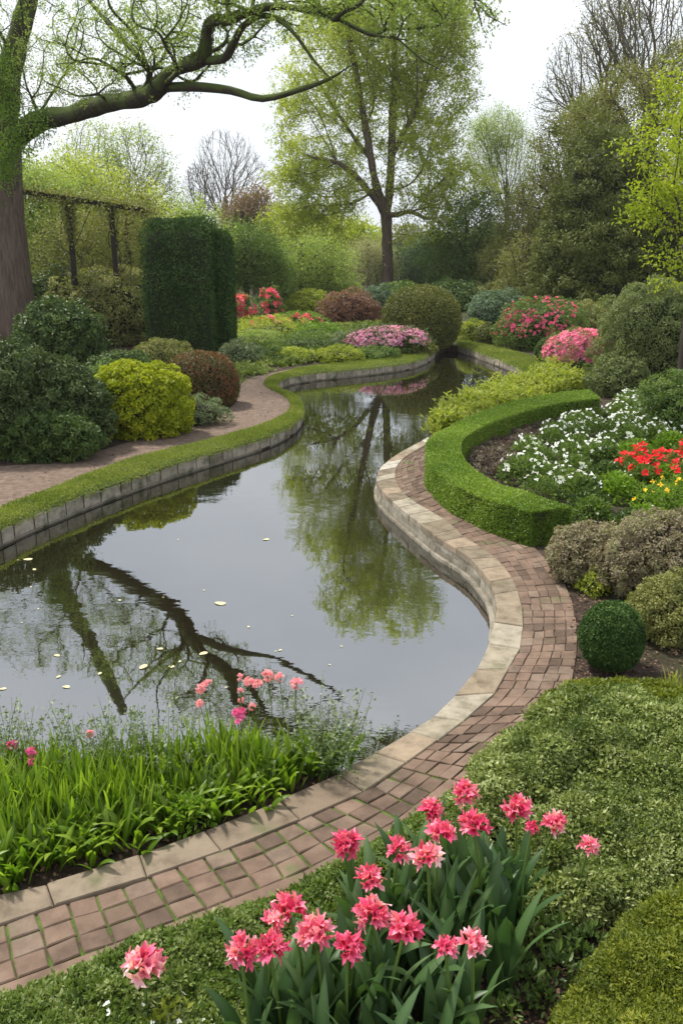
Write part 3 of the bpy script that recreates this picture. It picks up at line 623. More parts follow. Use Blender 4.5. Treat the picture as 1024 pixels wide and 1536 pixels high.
# timber pergola
def beam(acc,a,b,w,h):
    a=np.array(a);b=np.array(b); t=nrm(b-a); s=nrm(np.cross(t,[0,0,1] if abs(t[2])<.9 else [0,1,0])); u=np.cross(s,t)
    q=[s*w-u*h,s*w+u*h,-s*w+u*h,-s*w-u*h]; V=[a+x for x in q]+[b+x for x in q]
    acc.add(V,[[0,1,5,4],[1,2,6,5],[2,3,7,6],[3,0,4,7],[3,2,1,0],[4,5,6,7]])
pa=P(30,287,28.0); pb=P(221,316,28.6); pr=empty('pergola',[pa[0],pa[1],0],'dark weathered timber beam on posts grown through with foliage','pergola')
a=Acc(); beam(a,pa,pb,.07,.07); a.build('beam',WOOD_D,pr,origin=[pa[0],pa[1],0])
for t in (.37,.71):
    q=pa+(pb-pa)*t; a=Acc(); beam(a,[q[0],q[1],0],q-np.array([0,0,.08]),.07,.07); a.build('post',WOOD_D,pr,origin=[pa[0],pa[1],0])
a=Acc(); n=9000; t=rng.uniform(-.05,1.05,n); sel=rng.integers(0,4,n); top=pa+(pb-pa)*t[:,None]; tt=np.array([0,.37,.71,.37])[sel]; col=pa+(pb-pa)*tt[:,None]; col[:,2]*=rng.uniform(.3,1,n)
q=np.where((sel==0)[:,None],top,col); sn_=SN(2.2,91)(q); q=q[sn_>.1]; n=len(q); q=q+rng.normal(size=(n,3))*[.13,.12,.13]
leaves(a,q,nrm(rng.normal(size=(n,3))),nrm(rng.normal(size=(n,3))+[0,-.5,.7]),.09*rng.uniform(.6,1.3,n),.55,T_RH,rng.uniform(0,1,n))
for k_ in range(26):
    u0=rng.choice([.37,.71]); b_=pa+(pb-pa)*u0; b_[2]*=rng.uniform(.1,.7); e_=b_+rng.normal(size=3)*[.5,.2,.2]+[0,0,rng.uniform(.3,1.2)]; tube(a,crom([b_,(b_+e_)/2+rng.normal(size=3)*.12,e_],4),.012,4,1,.5,False)
a.build('climber',[OLV,BARK_D],pr,origin=[pa[0],pa[1],0])
# ---- the peninsula bed
VG=leaf_mat('carpet_green',[(.08,.12,.02),(.14,.19,.035),(.21,.26,.06),(.3,.33,.1)],.3,.5)
cover('ground_cover','low green carpet planting filling the bed behind the pond bend','ground cover',[(362,576),(420,551),(505,543),(560,536),(600,528),(632,518),(640,508),(560,490),(440,480),(350,500),(345,560)],.16,.6,90000,.075,VG,CR,tuft=.14,tk=40,freq=1.2,lump=.6,grid=.2)
pen=[('dome-like green cushion near the gravel path bend',395,545,70,519,MIDG),('pale green cushion plant by the grass edge, middle of the peninsula bed',508,545,58,524,YGR),('low mid-green mound behind the pale cushion',455,530,80,505,MIDG),
('grey-green mound left of the lilac flowers',520,528,60,505,GREY),('low lime mound at the back left of the bed',400,510,110,486,SPR),('greyish cushion beside the yew pillar foot',362,552,50,515,GREY),('low feathery mound under the coral flowers',385,525,70,500,SPR2),
('yellowish cushion at the middle of the bed',440,545,50,526,SPR),('green cushion behind the yellowish one',478,512,70,490,BRG),('bronze-green cushion right of the lilac flowers',615,533,60,515,TOPI),('small green cushion in front of the lilac flowers',565,540,60,524,MIDG)]
for i,(l,x,y,w_,t_,m_) in enumerate(pen): S('cushion_plant',l,'plant',x,y,w_,t_,m_,CR,3.4,2800,lump=.15,clumps=24,seed=100+i,asp=.9)
S('lilac_azalea','low shrub covered in lilac-pink flowers on the peninsula','flowering shrub',583,533,122,494,DKG,CR,3.5,5000,lump=.12,clumps=40,seed=40,flowers=(LIL,.13,520,.0))
S('round_topiary','large clipped olive-green ball at the tip of the peninsula','topiary',631,524,118,429,TOPI,CR,3.2,26000,lump=.04,boxy=2.2,clipped=True,seed=41,asp=.95)
S('russet_shrub','rounded shrub with dusky red-brown leaves left of the big clipped ball','shrub',525,492,80,441,RUS,CORE_BR,3.4,7000,lump=.1,clumps=60,seed=42)
S('lime_shrub','bright lime-green shrub left of the russet one','shrub',468,476,72,438,YGR,CR,3.4,6000,lump=.14,clumps=50,seed=43)
S('azalea','coral-pink flowering shrub beside the yew pillar','flowering shrub',362,496,40,446,MIDG,CR,3.4,2500,lump=.3,clumps=25,seed=44,flowers=(CORAL,.26,50,.0))
S('azalea','small coral-pink azalea standing right of the one by the yew','flowering shrub',409,492,34,443,MIDG,CR,3.4,2000,lump=.3,clumps=20,seed=45,flowers=(CORAL,.26,24,.1))
S('azalea','low azalea with scattered salmon-pink heads near the lime shrub','flowering shrub',448,496,80,472,BRG,CR,3.4,3500,lump=.2,clumps=30,seed=46,flowers=(CORAL,.22,26,.1))
S('azalea','green shrub with a few pink heads in front of the two coral azaleas','flowering shrub',400,506,60,478,SPR,CR,3.4,3000,lump=.2,clumps=30,seed=47,flowers=(PINKS,.22,14,.2))
S('dark_shrub','small dark green shrub left of the big clipped ball','shrub',565,478,50,432,BLUG,CR,3.4,4000,lump=.15,clumps=40,seed=48)
# ---- right bank, far
S('blue_green_shrub','loose blue-green shrub across the water right of the clipped ball','shrub',742,494,90,440,BLUG,CR,3.4,8000,lump=.2,clumps=70,seed=50)
S('lime_shrub','small lime shrub at the water end right of the clipped ball','shrub',706,512,40,484,YGR,CR,3,2500,lump=.15,clumps=24,seed=51)
S('bronze_shrub','small bronze-tinted shrub beside the far grass bank','shrub',733,516,36,488,TOPI,CR,3,2500,lump=.15,clumps=24,seed=52)
S('rhododendron','rhododendron with rose-red flowers on its crown by the far bank','flowering shrub',806,526,128,457,MIDG,CR,3.6,11000,lump=.2,clumps=80,seed=53,flowers=(ROSE,.11,230,-.2,(-.75,-.45,.55,.1)))
S('olive_shrub','rounded olive-green shrub right of the rose-red rhododendron','shrub',858,520,92,459,OLV,CR,3.6,8000,lump=.14,clumps=70,seed=54)
S('dark_dome','small dark dome in front of the olive shrub','shrub',828,546,54,505,DKG,CR,3.2,6000,lump=.05,clipped=True,seed=55)
S('azalea','bright pink azalea on the right bank in front of the grey-green thicket','flowering shrub',868,566,100,500,MIDG,CR,3.6,6000,lump=.14,clumps=50,seed=56,flowers=(AZ,.12,700,-.1,(-.3,-.6,.6,.0)))
S('grey_green_thicket','big soft grey-green thicket at the right edge above the curved hedge','shrub',990,590,205,425,THK,CR,4.2,30000,lump=.12,clumps=200,seed=57,asp=.7)
S('grey_green_thicket','lower arching grey-green shrub sloping from the thicket to the hedge end','shrub',925,596,90,535,THK,CR,4,8000,lump=.18,clumps=80,seed=58)
S('right_shrub','mid-green shrub at the right edge behind the white flowers','shrub',1015,660,120,566,MIDG,CR,4.5,11000,lump=.15,clumps=80,seed=59)
# yellow-green perennials on the bank
pr0=None
def stems_plant(n_st,h,leafl,mat,lw=.22,seed=0,spread=.12,flower=None,fs=.03):
    g=np.random.default_rng(seed); a=Acc()
    for i in range(n_st):
        b=np.r_[g.normal(size=2)*spread*.5,0]; d=nrm(np.r_[g.normal(size=2)*.25,1]); hh=h*g.uniform(.6,1.1)
        tube(a,[b,b+d*hh*.5,b+d*hh+np.r_[g.normal(size=2)*.02,0]],[.004,.003,.0015],3,1,.5,False)
        k=int(16); t=g.uniform(.1,1,k); p=b+d*(hh*t)[:,None]; an=g.uniform(0,6.28,k); D=nrm(np.c_[np.cos(an),np.sin(an),g.uniform(.3,1.1,k)])
        leaves(a,p,D,nrm(np.c_[-np.cos(an)*.3,-np.sin(an)*.3,np.ones(k)]),leafl*g.uniform(.6,1.2,k),lw,T_L6,np.clip(g.normal(.5,.2,k),0,1))
    return a
protos=[]
for v in range(4):
    a=stems_plant(40,.42,.10,YGR,.32,seed=200+v,spread=.3); o=a.build('lime_perennial',[YGR,STEM]); tag(o,'tuft of lime-yellow leafy stems in the row on the bank above the curved hedge','plant','lime-yellow tufts between pond and curved hedge'); protos.append(o)
k=0
for (x0,y0,x1,y1,cnt) in [(648,660,870,582,15),(662,640,850,572,13),(690,625,840,566,10)]:
    for i in range(cnt):
        t=(i+rng.uniform(.2,.8))/cnt; g=G(x0+(x1-x0)*t,y0+(y1-y0)*t-2)
        if k<4: o=protos[k]; o.location=tuple(g); o.rotation_euler.z=rng.uniform(0,6)
        else: o=dup(protos[k%4],g,rng.uniform(0,6),rng.uniform(.8,1.2))
        k+=1
# ---- curved clipped box hedge
HP=[((884,583),(900,597)),((832,590),(850,602)),((792,597),(812,610)),((752,607),(775,620)),((712,620),(735,634)),((672,640),(703,650)),((647,655),(692,662)),((638,672),(690,676)),
((642,690),(697,690)),((658,708),(712,704)),((684,726),(738,720)),((722,743),(772,733)),((762,757),(812,745)),((797,767),(857,760))]
HH=.40
HR=np.array([[G(*a,HH),G(*b,HH)] for a,b in HP]); HR=np.array([crom(HR[:,k],8) for k in range(2)]).transpose(1,0,2); HR,_=resamp(HR,.05); m=len(HR)
a=Acc(); prof=[(0,0),(0,1),(1,1),(1,0)]
def hpt(i,f,u):  # u along profile 0..1 : outer face, top, inner face
    A=HR[i]*(1-f[:,None,None])+HR[i+1]*f[:,None,None]; wd=np.linalg.norm(A[:,0]-A[:,1],axis=1); out=nrm(A[:,0]-A[:,1])
    L_=HH*2+wd; s_=u*L_; p=np.zeros((len(i),3)); nn=np.zeros((len(i),3))
    a1=s_<HH; a3=s_>HH+wd; a2=~a1&~a3; t=np.clip((s_-HH)/wd,0,1)[:,None]; p=A[:,0]*(1-t)+A[:,1]*t
    p[:,2]=np.where(a1,s_,np.where(a3,L_-s_,HH)); nn[a1]=out[a1]; nn[a3]=-out[a3]; nn[a2]=[0,0,1]
    return p,nn
n=150000; i=rng.integers(0,m-1,n); f=rng.uniform(0,1,n); u=rng.uniform(0,1,n); p,nn=hpt(i,f,u)
ecnt=9000; ue=rng.uniform(0,1,(ecnt,2)); pe=HR[-1,0]*(1-ue[:,:1])+HR[-1,1]*ue[:,:1]; pe[:,2]=HH*ue[:,1]; tdir=nrm(HR[-1].mean(0)-HR[-3].mean(0)); ne=np.tile(tdir,(ecnt,1))
p=np.vstack([p,pe]); nn=np.vstack([nn,ne]); n=len(p)
p=p+nn*((.012*SN(7,31)(p)+.008*SN(23,32)(p))[:,None]-rng.uniform(0,1,(n,1))**2*.03)
D=nrm(nn*.8+rng.normal(size=(n,3))*.7+[0,0,.25]); 
leaves(a,p-D*.01,D,nrm(nn+rng.normal(size=(n,3))*.6),.027*rng.uniform(.6,1.3,n),.5,T_RH,np.clip(.5+.15*SN(3,33)(p)+.06*SN(13,37)(p)+rng.normal(size=n)*.17,0,1))
Q=[]
for A in HR:
    o_=nrm(A[0]-A[1])*.03; a0,a1=A[0]-o_,A[1]+o_; Q+= [a0*[1,1,0],a0*[1,1,0]+[0,0,HH-.03],a1*[1,1,0]+[0,0,HH-.03],a1*[1,1,0]]
ii=np.arange(m-1)[:,None]*4; jj=np.arange(3)[None]; a.add(Q,np.stack([ii+jj,ii+jj+1,ii+4+jj+1,ii+4+jj],-1).reshape(-1,4),1); a.add(Q[-4:],[[0,1,2,3]],1); a.add(Q[:4],[[0,1,2,3]],1)
tag(a.build('box_hedge',[BOX,CR],origin=HR[m//2,0]*[1,1,0]),'curved low clipped box hedge sweeping round the white flower bed','hedge')
# ---- bed inside the hedge
cover('ground_cover','dusky pink-brown carpet plants just inside the curved hedge','ground cover',[(705,700),(700,672),(722,650),(760,632),(820,615),(880,603),(900,610),(850,640),(800,670),(780,700),(770,722),(740,718)],.12,.2,42000,.035,HEATH,CORE_BR,tuft=.06,tk=60,freq=5,lump=.5)
def small_flower_plant(name,label,cat,group,fm,fs,nf,seed,mat=MIDG,r=.2,h=.24,nl=520,leaf=.05,petals=5):
    g=np.random.default_rng(seed); a=Acc(); u=nrm(g.normal(size=(nl,3))+[0,0,.4]); u[:,2]=np.abs(u[:,2]); p=u*[r,r,h]*(g.uniform(.4,1,(nl,1))**.5)
    D=nrm(u+g.normal(size=(nl,3))*.6); leaves(a,p,D,nrm(g.normal(size=(nl,3))*.5+[0,0,1]),leaf*g.uniform(.6,1.3,nl),.45,T_L6,np.clip(g.normal(.5,.22,nl),0,1))
    root=empty(name,(0,0,0),label,cat,group); a.build('foliage',mat,root)
    for k in range(nf):
        b=Acc(); u=nrm(np.r_[g.normal(size=2)*.7,1.0]); q=u*[r,r,h]*1.08+[0,0,.02]
        nn=nrm(u+np.array([0,-.5,.2])+g.normal(size=3)*.3); blooms(b,q[None],nn[None],fs,petals,1); 
        b.build('flower',fm,root)
    return root
def scatter_px(poly,n,mind):
    out=[]; pw=np.array([G(x,y)[:2] for x,y in poly]); tries=0
    while len(out)<n and tries<4000:
        q=sample_poly(pw,1)[0]; tries+=1
        if all(np.hypot(*(q-o))>mind for o in out): out.append(q)
    return out
def scatter(prots,pts,smin=.8,smax=1.2):
    for i,q in enumerate(pts):
        if i<len(prots): o=prots[i]; o.location=(q[0],q[1],0); o.rotation_euler.z=rng.uniform(-.5,.5)
        else: dup(prots[i%len(prots)],(q[0],q[1],0),rng.uniform(-.6,.6),rng.uniform(smin,smax))
WB=[(775,735),(760,712),(785,680),(830,650),(890,625),(960,600),(1040,585),(1060,650),(960,680),(900,700),(875,740),(850,765),(815,755)]
pt=scatter_px(WB,60,.30)
scatter([small_flower_plant('white_flowering_plant','bushy green plant dotted with small white star flowers inside the curved hedge','flowering plant','white-flowered plants in the hedged bed',WHT,.058,12,300+i,r=.27,h=.30,nl=800) for i in range(4)],pt)
pt=scatter_px([(860,765),(900,700),(960,680),(1060,665),(1070,780),(980,800),(880,800)],34,.24)
gp_=[small_flower_plant('leafy_plant','leafy green bedding plant below the red flowers','plant','leafy bedding plants right of the hedge end',WHT,.03,1,320+i,mat=[MIDG,BRG,DKG][i],r=.24,h=.27,nl=800,leaf=.055) for i in range(3)]
scatter(gp_,pt)
pt=[G(*q)[:2] for q in [(940,725),(962,735),(985,722),(1008,716),(1030,712),(955,712),(1020,735),(975,745),(935,755)]]
scatter([small_flower_plant('red_flowering_plant','plant with clustered scarlet flowers in front of the white-flower bed','flowering plant','scarlet-flowered plants by the right edge',REDP,.10,13,340+i,r=.2,h=.40,nl=300) for i in range(3)],pt[:7])
pt=[G(*q)[:2] for q in [(965,770),(985,760),(1012,752),(1000,775)]]
scatter([small_flower_plant('yellow_flowering_plant','green plant with a few orange-yellow blooms below the scarlet flowers','flowering plant','orange-yellow-flowered plants below the scarlet ones',YEL,.055,3,350+i,r=.17,h=.33,nl=300,mat=BRG) for i in range(2)],pt)
# ---- dusty shrubs, ball, lower right
S('dusty_shrub','pinkish-brown low shrub next to the end of the curved hedge','shrub',878,882,130,792,DUST,CORE_BR,5.2,13000,lump=.16,clumps=90,seed=60)
S('dusty_shrub','large greyish-brown twiggy shrub at the right edge above the ball','shrub',985,905,180,775,DUST,CORE_BR,5.2,22000,lump=.16,clumps=140,seed=61,asp=.7)
S('dusty_shrub','olive-brown lower shrub right of the clipped ball','shrub',1000,968,130,868,OLV,CORE_BR,5.2,11000,lump=.16,clumps=80,seed=62)
S('yellow_sprig_plant','small yellow-green sprig growing out of the pinkish-brown shrub','plant',888,893,36,856,YGR,CR,5.5,700,lump=.3,clumps=10,seed=63)
bx=G(912,1003); br=empty('ball_topiary',bx,'small dark clipped ball on a short stem beside the brick path','topiary')
sb=shrub('ball',None,None,bx+[0,0,.05],.23,.23,.47,YEW,CR,leaf=.022,n=30000,lump=.028,boxy=2.1,clipped=True,seed=64,zlow=-1,w=.55)
for kx in ('label','category'): 
    if kx in sb: del sb[kx]
sb.name='foliage'; sb.parent=br; sb.location=(0,0,.05)
a=Acc(); tube(a,[bx+[0,0,-.02],bx+[.005,0,.2]],[.022,.015],8); a.build('stem',BARK_D,br,origin=bx)
a=Acc()
# mounding ground covers near the camera
cover('ground_cover','broad carpet of small pale-edged leaves beside the near brick path','ground cover',[(718,1168),(760,1120),(800,1085),(850,1062),(940,1062),(1120,1072),(1180,1300),(1040,1330),(960,1372),(900,1400),(830,1392),(800,1370),(720,1300),(690,1230)],.20,.28,270000,.022,COT,CR,tuft=.075,tk=150,freq=5,lump=.7,w=.5,tm=T_RH)
cover('ground_cover','band of bright yellow-green small-leaved plants above the pale carpet','ground cover',[(800,1092),(845,1060),(900,1050),(960,1052),(1080,1070),(1140,1110),(1000,1105),(900,1100),(840,1112)],.17,.15,70000,.026,MOSSH,CR,tuft=.05,tk=70,freq=6,lump=.3,w=.55)
cover('ground_cover','low leafy edging with tiny white flowers along the near side of the brick path','ground cover',[(-120,1650),(-90,1545),(30,1500),(140,1462),(225,1425),(330,1385),(440,1345),(505,1310),(575,1270),(650,1222),(700,1185),(720,1230),(690,1330),(600,1420),(500,1500),(400,1640),(200,1750)],.10,.14,130000,.021,COT if 0 else leaf_mat('edging_leaf',[(.06,.10,.02),(.11,.17,.03),(.19,.25,.06),(.34,.38,.18)],.3,.45),CR,tuft=.032,tk=45,freq=9,lump=.4,w=.55)
o,_,_=cover('moss_hedge','springy yellow-green clipped mound filling the bottom right corner','hedge',[(1150,1290),(1040,1345),(985,1385),(935,1430),(885,1490),(845,1550),(800,1640),(1000,1900),(1300,1700)],.26,.16,300000,.018,MOSSH,CR,tuft=.045,tk=100,freq=5,lump=.3,w=.4,kind=None)
# ================================================================= trees
def PP(L_,Y): return [P(x,y,Y) for x,y in L_]
# big tree on the left with the long mossy limb
Yt=23.0; b0=G(25,522); Yt=b0[1]
def Pl(x,y,dy=0): return P(x,y,Yt+dy)
tr=[b0-[0,0,.1],Pl(22,440),Pl(14,330),Pl(8,250),Pl(6,215),Pl(10,150),Pl(18,90),Pl(38,20),Pl(60,-70),Pl(80,-180)]
n1=len(tr)
limb=[Pl(26,207,-.35),Pl(60,186,-.9),Pl(110,170,-1.9),Pl(160,158,-3.2),Pl(205,143,-4.9),Pl(240,130,-6.6)]
fa=[Pl(256,108,-7.38),Pl(292,92,-8.20),Pl(308,72,-8.61),Pl(322,42,-9.02),Pl(345,32,-9.43),Pl(372,14,-9.84),Pl(405,14,-10.25),Pl(450,18,-10.66),Pl(512,24,-11.27),Pl(560,45,-11.68),Pl(600,62,-12.09),Pl(632,88,-12.30)]
fb=[Pl(290,130,-7.79),Pl(345,134,-8.61),Pl(398,152,-9.43),Pl(450,136,-10.25),Pl(498,116,-10.66)]
fc=[Pl(225,108,-6.56),Pl(190,66,-6.15),Pl(150,20,-5.74),Pl(110,-30,-5.33)]
fd=[Pl(335,88,-8.81),Pl(352,62,-9.22),Pl(366,38,-9.63),Pl(400,28,-10.04),Pl(440,48,-10.45),Pl(480,96,-10.66)]
fe=[Pl(345,-5,-9.43),Pl(420,-10,-10.04),Pl(560,-15,-11.07),Pl(640,-20,-11.89),Pl(705,-5,-12.30),Pl(735,25,-12.71)]
fg=[Pl(200,50,-6.15),Pl(165,10,-6.56),Pl(160,-40,-6.76)]
for q_ in (limb,fa,fb,fd):
    for k_ in range(1,len(q_)): q_[k_]=q_[k_]+rng.normal(size=3)*.045
ip=[0]+list(range(n1-1)); ir=list(np.array([29,27,25,24,24,17,16,14,11,8])/pxm(Pl(20,300))*1.0); nd=list(tr)
ir[0]*=1.15
pxw=lambda v,P_:[q/pxm(p_) for q,p_ in zip(v,P_)]
def addb(start,pts,w_):
    s=len(nd); pts=list(pts); pts.append(pts[-1]+(pts[-1]-pts[-2])*.8+[0,0,.1])
    for i,p in enumerate(pts): nd.append(p); ip.append(start if i==0 else s+i-1)
    ir.extend(pxw(list(w_)+[.5],pts)); return s
l0=addb(4,limb,[15.5,14,13.2,13,13,12.5]); le=l0+len(limb)-1; ir[-1]=ir[-2]*.3
a0=addb(le,fa,[10,10,8,7,6.5,6,5,4.5,4,3,2.2,1.5]); b1=addb(le,fb,[7,6,5,4,2.5]); c1=addb(l0+4,fc,[5,4,3,2]); d1=addb(a0+1,fd,[6.5,6,5,4,3,2]); e1=addb(a0+4,fe,[4,3.5,3,2.5,2,1.2]); g1=addb(c1,fg,[3,2,1.5])
att=ell_pts([(60,20,110,70,Yt-1,1),(180,60,120,70,Yt-6,.7),(300,30,130,60,Yt-8.4,.5),(120,120,70,30,Yt-4,.7),(420,0,130,40,Yt-10,.4),(560,0,150,30,Yt-11.5,.4),(620,20,70,40,Yt-12,.4),(720,15,30,25,Yt-12.3,.4),(-60,60,80,120,Yt,1),(20,200,45,30,Yt-.6,.7),(250,90,90,50,Yt-7,.6),(60,110,60,60,Yt-1,.6)],1000,.7)
T=grow(nd,ip,ir,att,.15,.012)
root=empty('mossy_tree',b0,'big old tree at the left edge, its long mossy limb reaching over the pond','tree')
TT=T; nodes,par,r,kids,main,n0=T
# main chain continuity: the trunk stays one tube up the leader
for i in range(n1-1): main[i]=i+1
a=Acc(); tube(a,np.array(tr)[:5],ir[:5],16); a.build('trunk',BARK,root,origin=b0)
a=Acc(); skeleton(a,T,4,sides=(3,5,8,12)); a.build('limbs',BARK_M,root,origin=b0)
def crown(T,n,leaf,rc,mat,root,org,w=.5,ns=7,tm=T_RH,droop=0,name='crown',minlim=True,up=.2,jit=.13,avoid=None):
    nodes,par,r,kids,main,n0=T; idn=np.arange(n0,len(nodes)); wt=np.array([1.0 if not kids[i] else .4 for i in idn]); wt/=wt.sum()
    ct=rng.normal(.5,.15,len(nodes)); idx=rng.choice(idn,n,p=wt); sd=nrm(rng.normal(size=(len(nodes),ns,3))+[0,0,up-droop]); d=sd[idx,rng.integers(0,ns,n)]; t=rng.uniform(.1,1,n)
    p=nodes[idx]+d*(rc*t)[:,None]+rng.normal(size=(n,3))*rc*jit
    if avoid is not None:
        kp_=np.min(np.linalg.norm(p[:,None]-avoid[None],axis=2),axis=1)>.42; p,d,idx=p[kp_],d[kp_],idx[kp_]; n=len(p)
    D=nrm(d+rng.normal(size=(n,3))*.8+[0,0,-.2]); NN=nrm(rng.normal(size=(n,3))*.7+[0,0,.8])
    b=Acc(); leaves(b,p,D,NN,leaf*rng.uniform(.6,1.3,n),w,tm,np.clip(ct[idx]*.6+.2+rng.normal(size=n)*.18,0,1)); return b.build(name,mat,root,origin=org)
crown(T,50000,.058,.34,leaf_mat('young_leaf',[(.10,.15,.03),(.17,.23,.05),(.25,.32,.08),(.34,.40,.13)],.45,.5),root,b0,ns=8,jit=.07,avoid=crom(np.array([tr[4]]+limb+fa[:5]),3))
lc=crom(np.array([tr[4]]+limb+fa[:9]),6); lr=np.interp(np.linspace(0,1,len(lc)),np.linspace(0,1,1+len(limb)+9),pxw([15,15.5,14,13.2,13.5,13.5,13,10,10,8,7,6.5,6,5,4.5,4],[tr[4]]+limb+fa[:9])); n=26000; i_=rng.integers(0,len(lc)-1,n); f_=rng.uniform(0,1,(n,1)); p=lc[i_]*(1-f_)+lc[i_+1]*f_; an=rng.normal(size=n)*.9; sd_=nrm(np.cross(nrm(lc[i_+1]-lc[i_]),[0,0,1])); nn_=sd_*np.sin(an)[:,None]+np.array([0,0,1])*np.cos(an)[:,None]; p=p+nn_*(lr[i_]*rng.uniform(.9,1.18,n))[:,None]; k_=SN(3.5,55)(p)>-.05; p,nn_=p[k_],nn_[k_]; n=len(p)
b=Acc(); leaves(b,p,nrm(nn_+rng.normal(size=(n,3))*.8),nrm(nn_+rng.normal(size=(n,3))*.5),.04*rng.uniform(.5,1.4,n),.5,T_RH,rng.uniform(0,.8,n)); b.build('moss',LM('limb_moss',[(.05,.075,.012),(.09,.12,.02),(.14,.17,.03)],.2,.7),root,origin=b0)
# fresh sprouts round the fork of the trunk
b=Acc(); n=5200; cs=np.array([Pl(8,238,-.9),Pl(2,258,-1),Pl(25,212,-1.1),Pl(-4,120,-.8),Pl(60,186,-1.5),Pl(4,100,-.8),Pl(14,160,-.7)]); idx=rng.integers(0,len(cs),n); p=cs[idx]+rng.normal(size=(n,3))*[.25,.15,.27]
leaves(b,p,nrm(rng.normal(size=(n,3))),nrm(rng.normal(size=(n,3))+[0,-.4,1]),.085*rng.uniform(.6,1.3,n),.5,T_RH,rng.uniform(.1,.9,n)); b.build('sprouts',BRG,root,origin=b0)

# centre tree
b0=G(581,452); Yc=b0[1]
def Pc(x,y,dy=0): return P(x,y,Yc+dy)
nd=[b0-[0,0,.2],Pc(581,400),Pc(580,350),Pc(579,322),Pc(584,285),Pc(587,235),Pc(589,170,.3),Pc(592,100,.4),Pc(590,30,.4),Pc(585,-60,.3),Pc(580,-130,.2)]
s_=pxm(Pc(580,300)); ir=[v/s_ for v in [10.5,8.2,8,9,6.3,5.6,5.5,4.5,3.5,2.5,1.5]]; ip=[0]+list(range(10))
def ab(start,pts,w_):
    s=len(nd)
    for i,p in enumerate(pts): nd.append(p); ip.append(start if i==0 else s+i-1)
    ir.extend([v/s_ for v in w_]); return s
q=ab(3,[Pc(566,285,-.3),Pc(556,240,-.6),Pc(548,190,-.8),Pc(538,130,-1),Pc(525,60,-1),Pc(515,-20,-1)],[6.5,5.5,4.5,4,3,2])
ab(3,[Pc(555,290,-.8),Pc(532,262,-1.5),Pc(505,244,-2),Pc(476,238,-2.4)],[4.5,3.8,3,2]); ab(3,[Pc(594,322,-.8),Pc(615,318,-1.4),Pc(640,328,-2)],[4,3,2])
ab(5,[Pc(610,190,1),Pc(632,150,1.6),Pc(650,90,2)],[4,3,2]); ab(q+1,[Pc(530,205,1),Pc(500,160,1.6),Pc(470,110,2)],[3,2.4,1.8])
att=ell_pts([(590,20,105,120,Yc,1),(505,90,80,90,Yc-.5,1),(650,130,62,90,Yc,1),(665,40,50,60,Yc,1),(455,215,55,60,Yc-1.5,1),(440,290,38,62,Yc-1,.9),(640,245,70,60,Yc-1,1),(690,280,55,40,Yc-1.5,1),(560,170,80,70,Yc+1,1),(500,280,60,45,Yc-1,1),(590,-90,120,70,Yc,1),(445,140,35,40,Yc,1),(640,335,55,30,Yc-2,1),(470,330,50,30,Yc-1.5,1)],1300,.75)
T=grow(nd,ip,ir,att,.28,.016)
root=empty('spring_tree',b0,'tall central tree with a forked pale trunk and fresh yellow-green leaves','tree')
a=Acc(); tube(a,np.array(nd)[:4],ir[:4],14); a.build('trunk',BARK,root,origin=b0); a=Acc(); skeleton(a,T); a.build('limbs',BARK,root,origin=b0)
crown(T,190000,.135,.95,SPR,root,b0,ns=10,droop=.3,jit=.07)

def ftree(label,x,yb,Yd,h_top,ells,mat,ex=2.3,bark=BARK_D,natt=260,leaf=.2,n=14000,rc=.9,tr=.25,name='background_tree',group=None,multi=0,bf=.3,droop=0,tip=.014,lean=0):
    """x,yb: where trunk meets ground; if Yd given the depth is that, foot hidden behind nearer planting"""
    b=P(x,380,Yd); b[2]=0
    h2=h_top*.42+370*.58; t0=P(x+lean*.5,(h2+370)/2,Yd); top=P(x+lean,h2,Yd)
    b_=[b-[0,0,.1],(b+t0)/2,t0,(t0+top)/2,top]
    ells=[(e[0],e[1],e[2],e[3],Yd+(e[4] if len(e)>4 else 0),1) for e in ells]
    return tree(name,label,'tree',b,b_,ells,bark,mat,natt=natt,leaf=leaf,n=n,rc=rc,trunk_r=tr,bf=bf,tip=tip,droop=droop,group=group,ex=ex)
# left background
ftree('yellow-green tree behind the timber beam at the left edge',60,440,34,230,[(50,320,75,70),(90,390,70,70),(20,280,50,45)],SPR2,n=32300,leaf=0.111,tr=.2)
ftree('yellow-green leafy tree rising behind the middle of the timber beam',140,440,36,215,[(150,315,70,50),(130,390,80,70),(190,345,60,50),(100,280,50,40)],SPR,n=38000,leaf=0.111,tr=.2)
ftree('olive bushy tree between the timber posts and the yew pillar',190,440,31,300,[(190,360,60,70),(150,430,60,50),(110,400,60,60)],OLV,n=26600,leaf=0.096,tr=.15)
ftree('small tree in pale green leaf just behind the top of the yew pillar',255,440,40,300,[(250,345,60,40),(290,360,50,40)],SPR2,n=15200,leaf=0.118,tr=.15)
ftree('bare twiggy tree behind the beam, left one of two',130,400,62,200,[(140,235,45,50),(100,270,40,40)],SPR2,natt=700,n=5700,leaf=0.148,tr=.22,tip=.011,bf=.5,bark=BARK_G,ex=2.8)
ftree('bare twiggy tree with a wide fan of thin stems right of the beam',200,400,60,200,[(205,240,50,50),(240,285,32,36),(170,270,40,40)],SPR2,natt=1100,n=6840,leaf=0.148,tr=.25,tip=.011,bf=.5,bark=BARK_G,ex=2.8)
ftree('large bare round-crowned tree on the skyline between yew and central tree',338,400,75,205,[(340,240,50,45),(310,275,35,40),(375,270,38,40),(338,300,45,30)],None,natt=2600,n=0,tr=.45,tip=.012,bark=BARK_G,bf=.55,ex=2.8)
ftree('small bare tree at the left side of the big bare one',300,400,70,235,[(300,285,28,38)],None,natt=700,n=0,tr=.2,tip=.011,bark=BARK_G,bf=.55,ex=2.8)
